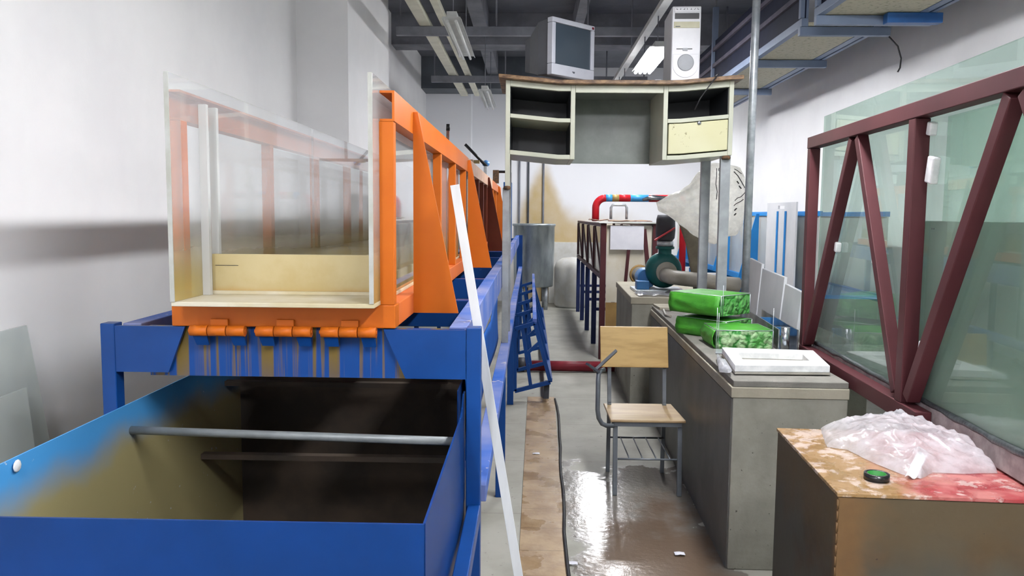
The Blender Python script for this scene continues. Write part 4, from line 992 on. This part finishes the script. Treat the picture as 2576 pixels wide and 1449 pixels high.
fixture('fluorescent_light', 'lit fluorescent light overhead in front of the desk, out of view', 1.14, 2.8, 4.3, 3.16, True)
fixture('fluorescent_light', 'lit fluorescent light added unseen behind the viewer for fill', -.70, -1.7, -.1, 3.34, True, 4, w=.22)  # added fill lamp for the left wall and its shadows, out of view
fixture('fluorescent_light', 'lit fluorescent light added near the far wall, unseen behind the raised desk', 1.14, 12.7, 13.9, 3.25, True)  # added lamp that lifts the far wall, unseen
t = thing('light_track', 'grey conduit track running under the ceiling above the lit lights', 'track', (1.2, 8, 3.5))
B(1.10, 1.18, 2.2, 13.9, 3.46, 3.51).build('rail', 'reflector', t, .003)
for y in (3, 6, 9.4, 12.5): MB().tube([(1.14, y, 3.51), (1.14, y, ZC)], .01, 8).build('hanger_rod', 'beamgrey', t)
g = MB().tube([(1.2, 7.4, 3.215), (1.2, 6.9, 3.2), (1.0, 6.1, 2.95), (1.04, 6.02, 2.66), (1.045, 5.98, 2.585)], .005, 6)
tag(g.build('lamp_cord', 'cable'), 'black cord dropping from the lit light behind the computer tower', 'cord')

# ------------------------------------------------------------------ overhead stored trays on the right
def tray(label, y0, y1, xr, bars, side_z):
    t = thing('overhead_tray', label, 'hanging tray', (2.35, (y0 + y1) / 2, 3.0), group='trays hung under the ceiling')
    XA, XB = 2.0, xr
    B(XA, XA + .05, y0, y1, 3.065, 3.125).build('side_rail', 'traysteel', t, .003)
    B(XB - .13, XB - .07, y0, y1, 3.065, 3.125).build('side_rail', 'traysteel', t, .003); B(XB - .055, XB - .02, y0, y1, 3.065, 3.105).build('side_rail', 'traysteel', t, .003)
    for y in bars:
        B(XA - .01, XB, y, y + .05, 3, 3.064).build('crossbar', 'traysteel', t, .003)
        B(XA - .01, XA + .05, y + .001, y + .05, 3.126, 3.95).build('hanger_post', 'traysteel', t, .003)
        MB().tube([(XA + .02, y + .025, 3.95), (XA + .02, y + .025, ZC)], .012, 8).build('hanger_rod', 'beamgrey', t)
        MB().tube([(XB - .1, y + .025, 3.125), (XB - .1, y + .025, ZC)], .012, 8).build('hanger_rod', 'beamgrey', t)
    B(XA + .051, XB - .131, y0, y1, 3.069, 3.095).build('bottom_board', 'speckle', t)
    B(XA + .02, XA + .03, y0, y1, 3.126, side_z).build('side_board', 'trayside', t)
    for z in (3.285, 3.465): B(XA - .008, XA + .019, y0, y1, z, z + .04).build('side_strip', 'traybar', t, .002)
    return t
tf = tray('hanging tray with a speckled underside high on the right, the farther of two', 6.12, 11.6, 2.66, (6.12, 7.40, 9.05, 10.8), 3.585)
tr = tray('hanging tray with a speckled underside and a deep blue bar end, the nearer of two', 2.6, 5.86, 2.8, (5.78,), 3.665)
B(2.45, 2.83, 5.70, 5.775, 2.995, 3.065).build('blue_bar_end', 'bluedeep', tr, .004)
g = MB().tube([(2.66, 6.15, 2.999), (2.72, 6.13, 2.925), (2.745, 6.12, 2.835), (2.74, 6.12, 2.765), (2.725, 6.12, 2.735)], .006, 7)
g.build('loose_wire', 'cable', tf)

# ------------------------------------------------------------------ light: the lit tubes above; a little daylight grey for the world
wd = bpy.data.worlds.new('world'); SC.world = wd; wd.use_nodes = True
wd.node_tree.nodes['Background'].inputs[0].default_value = (.8, .85, .95, 1); wd.node_tree.nodes['Background'].inputs[1].default_value = .3

# ------------------------------------------------------------------ render look
vs_ = SC.view_settings; vs_.view_transform = 'Standard'; vs_.look = 'None'; vs_.gamma = 1.0; vs_.use_curve_mapping = False; vs_.exposure = 1.0
cy = SC.cycles; cy.max_bounces = 8; cy.diffuse_bounces = 4; cy.glossy_bounces = 3; cy.transparent_max_bounces = 24; cy.transmission_bounces = 6
cy.use_denoising = True; cy.use_adaptive_sampling = True; cy.adaptive_threshold = .03; cy.sample_clamp_indirect = 6.0; cy.caustics_reflective = False; cy.caustics_refractive = False
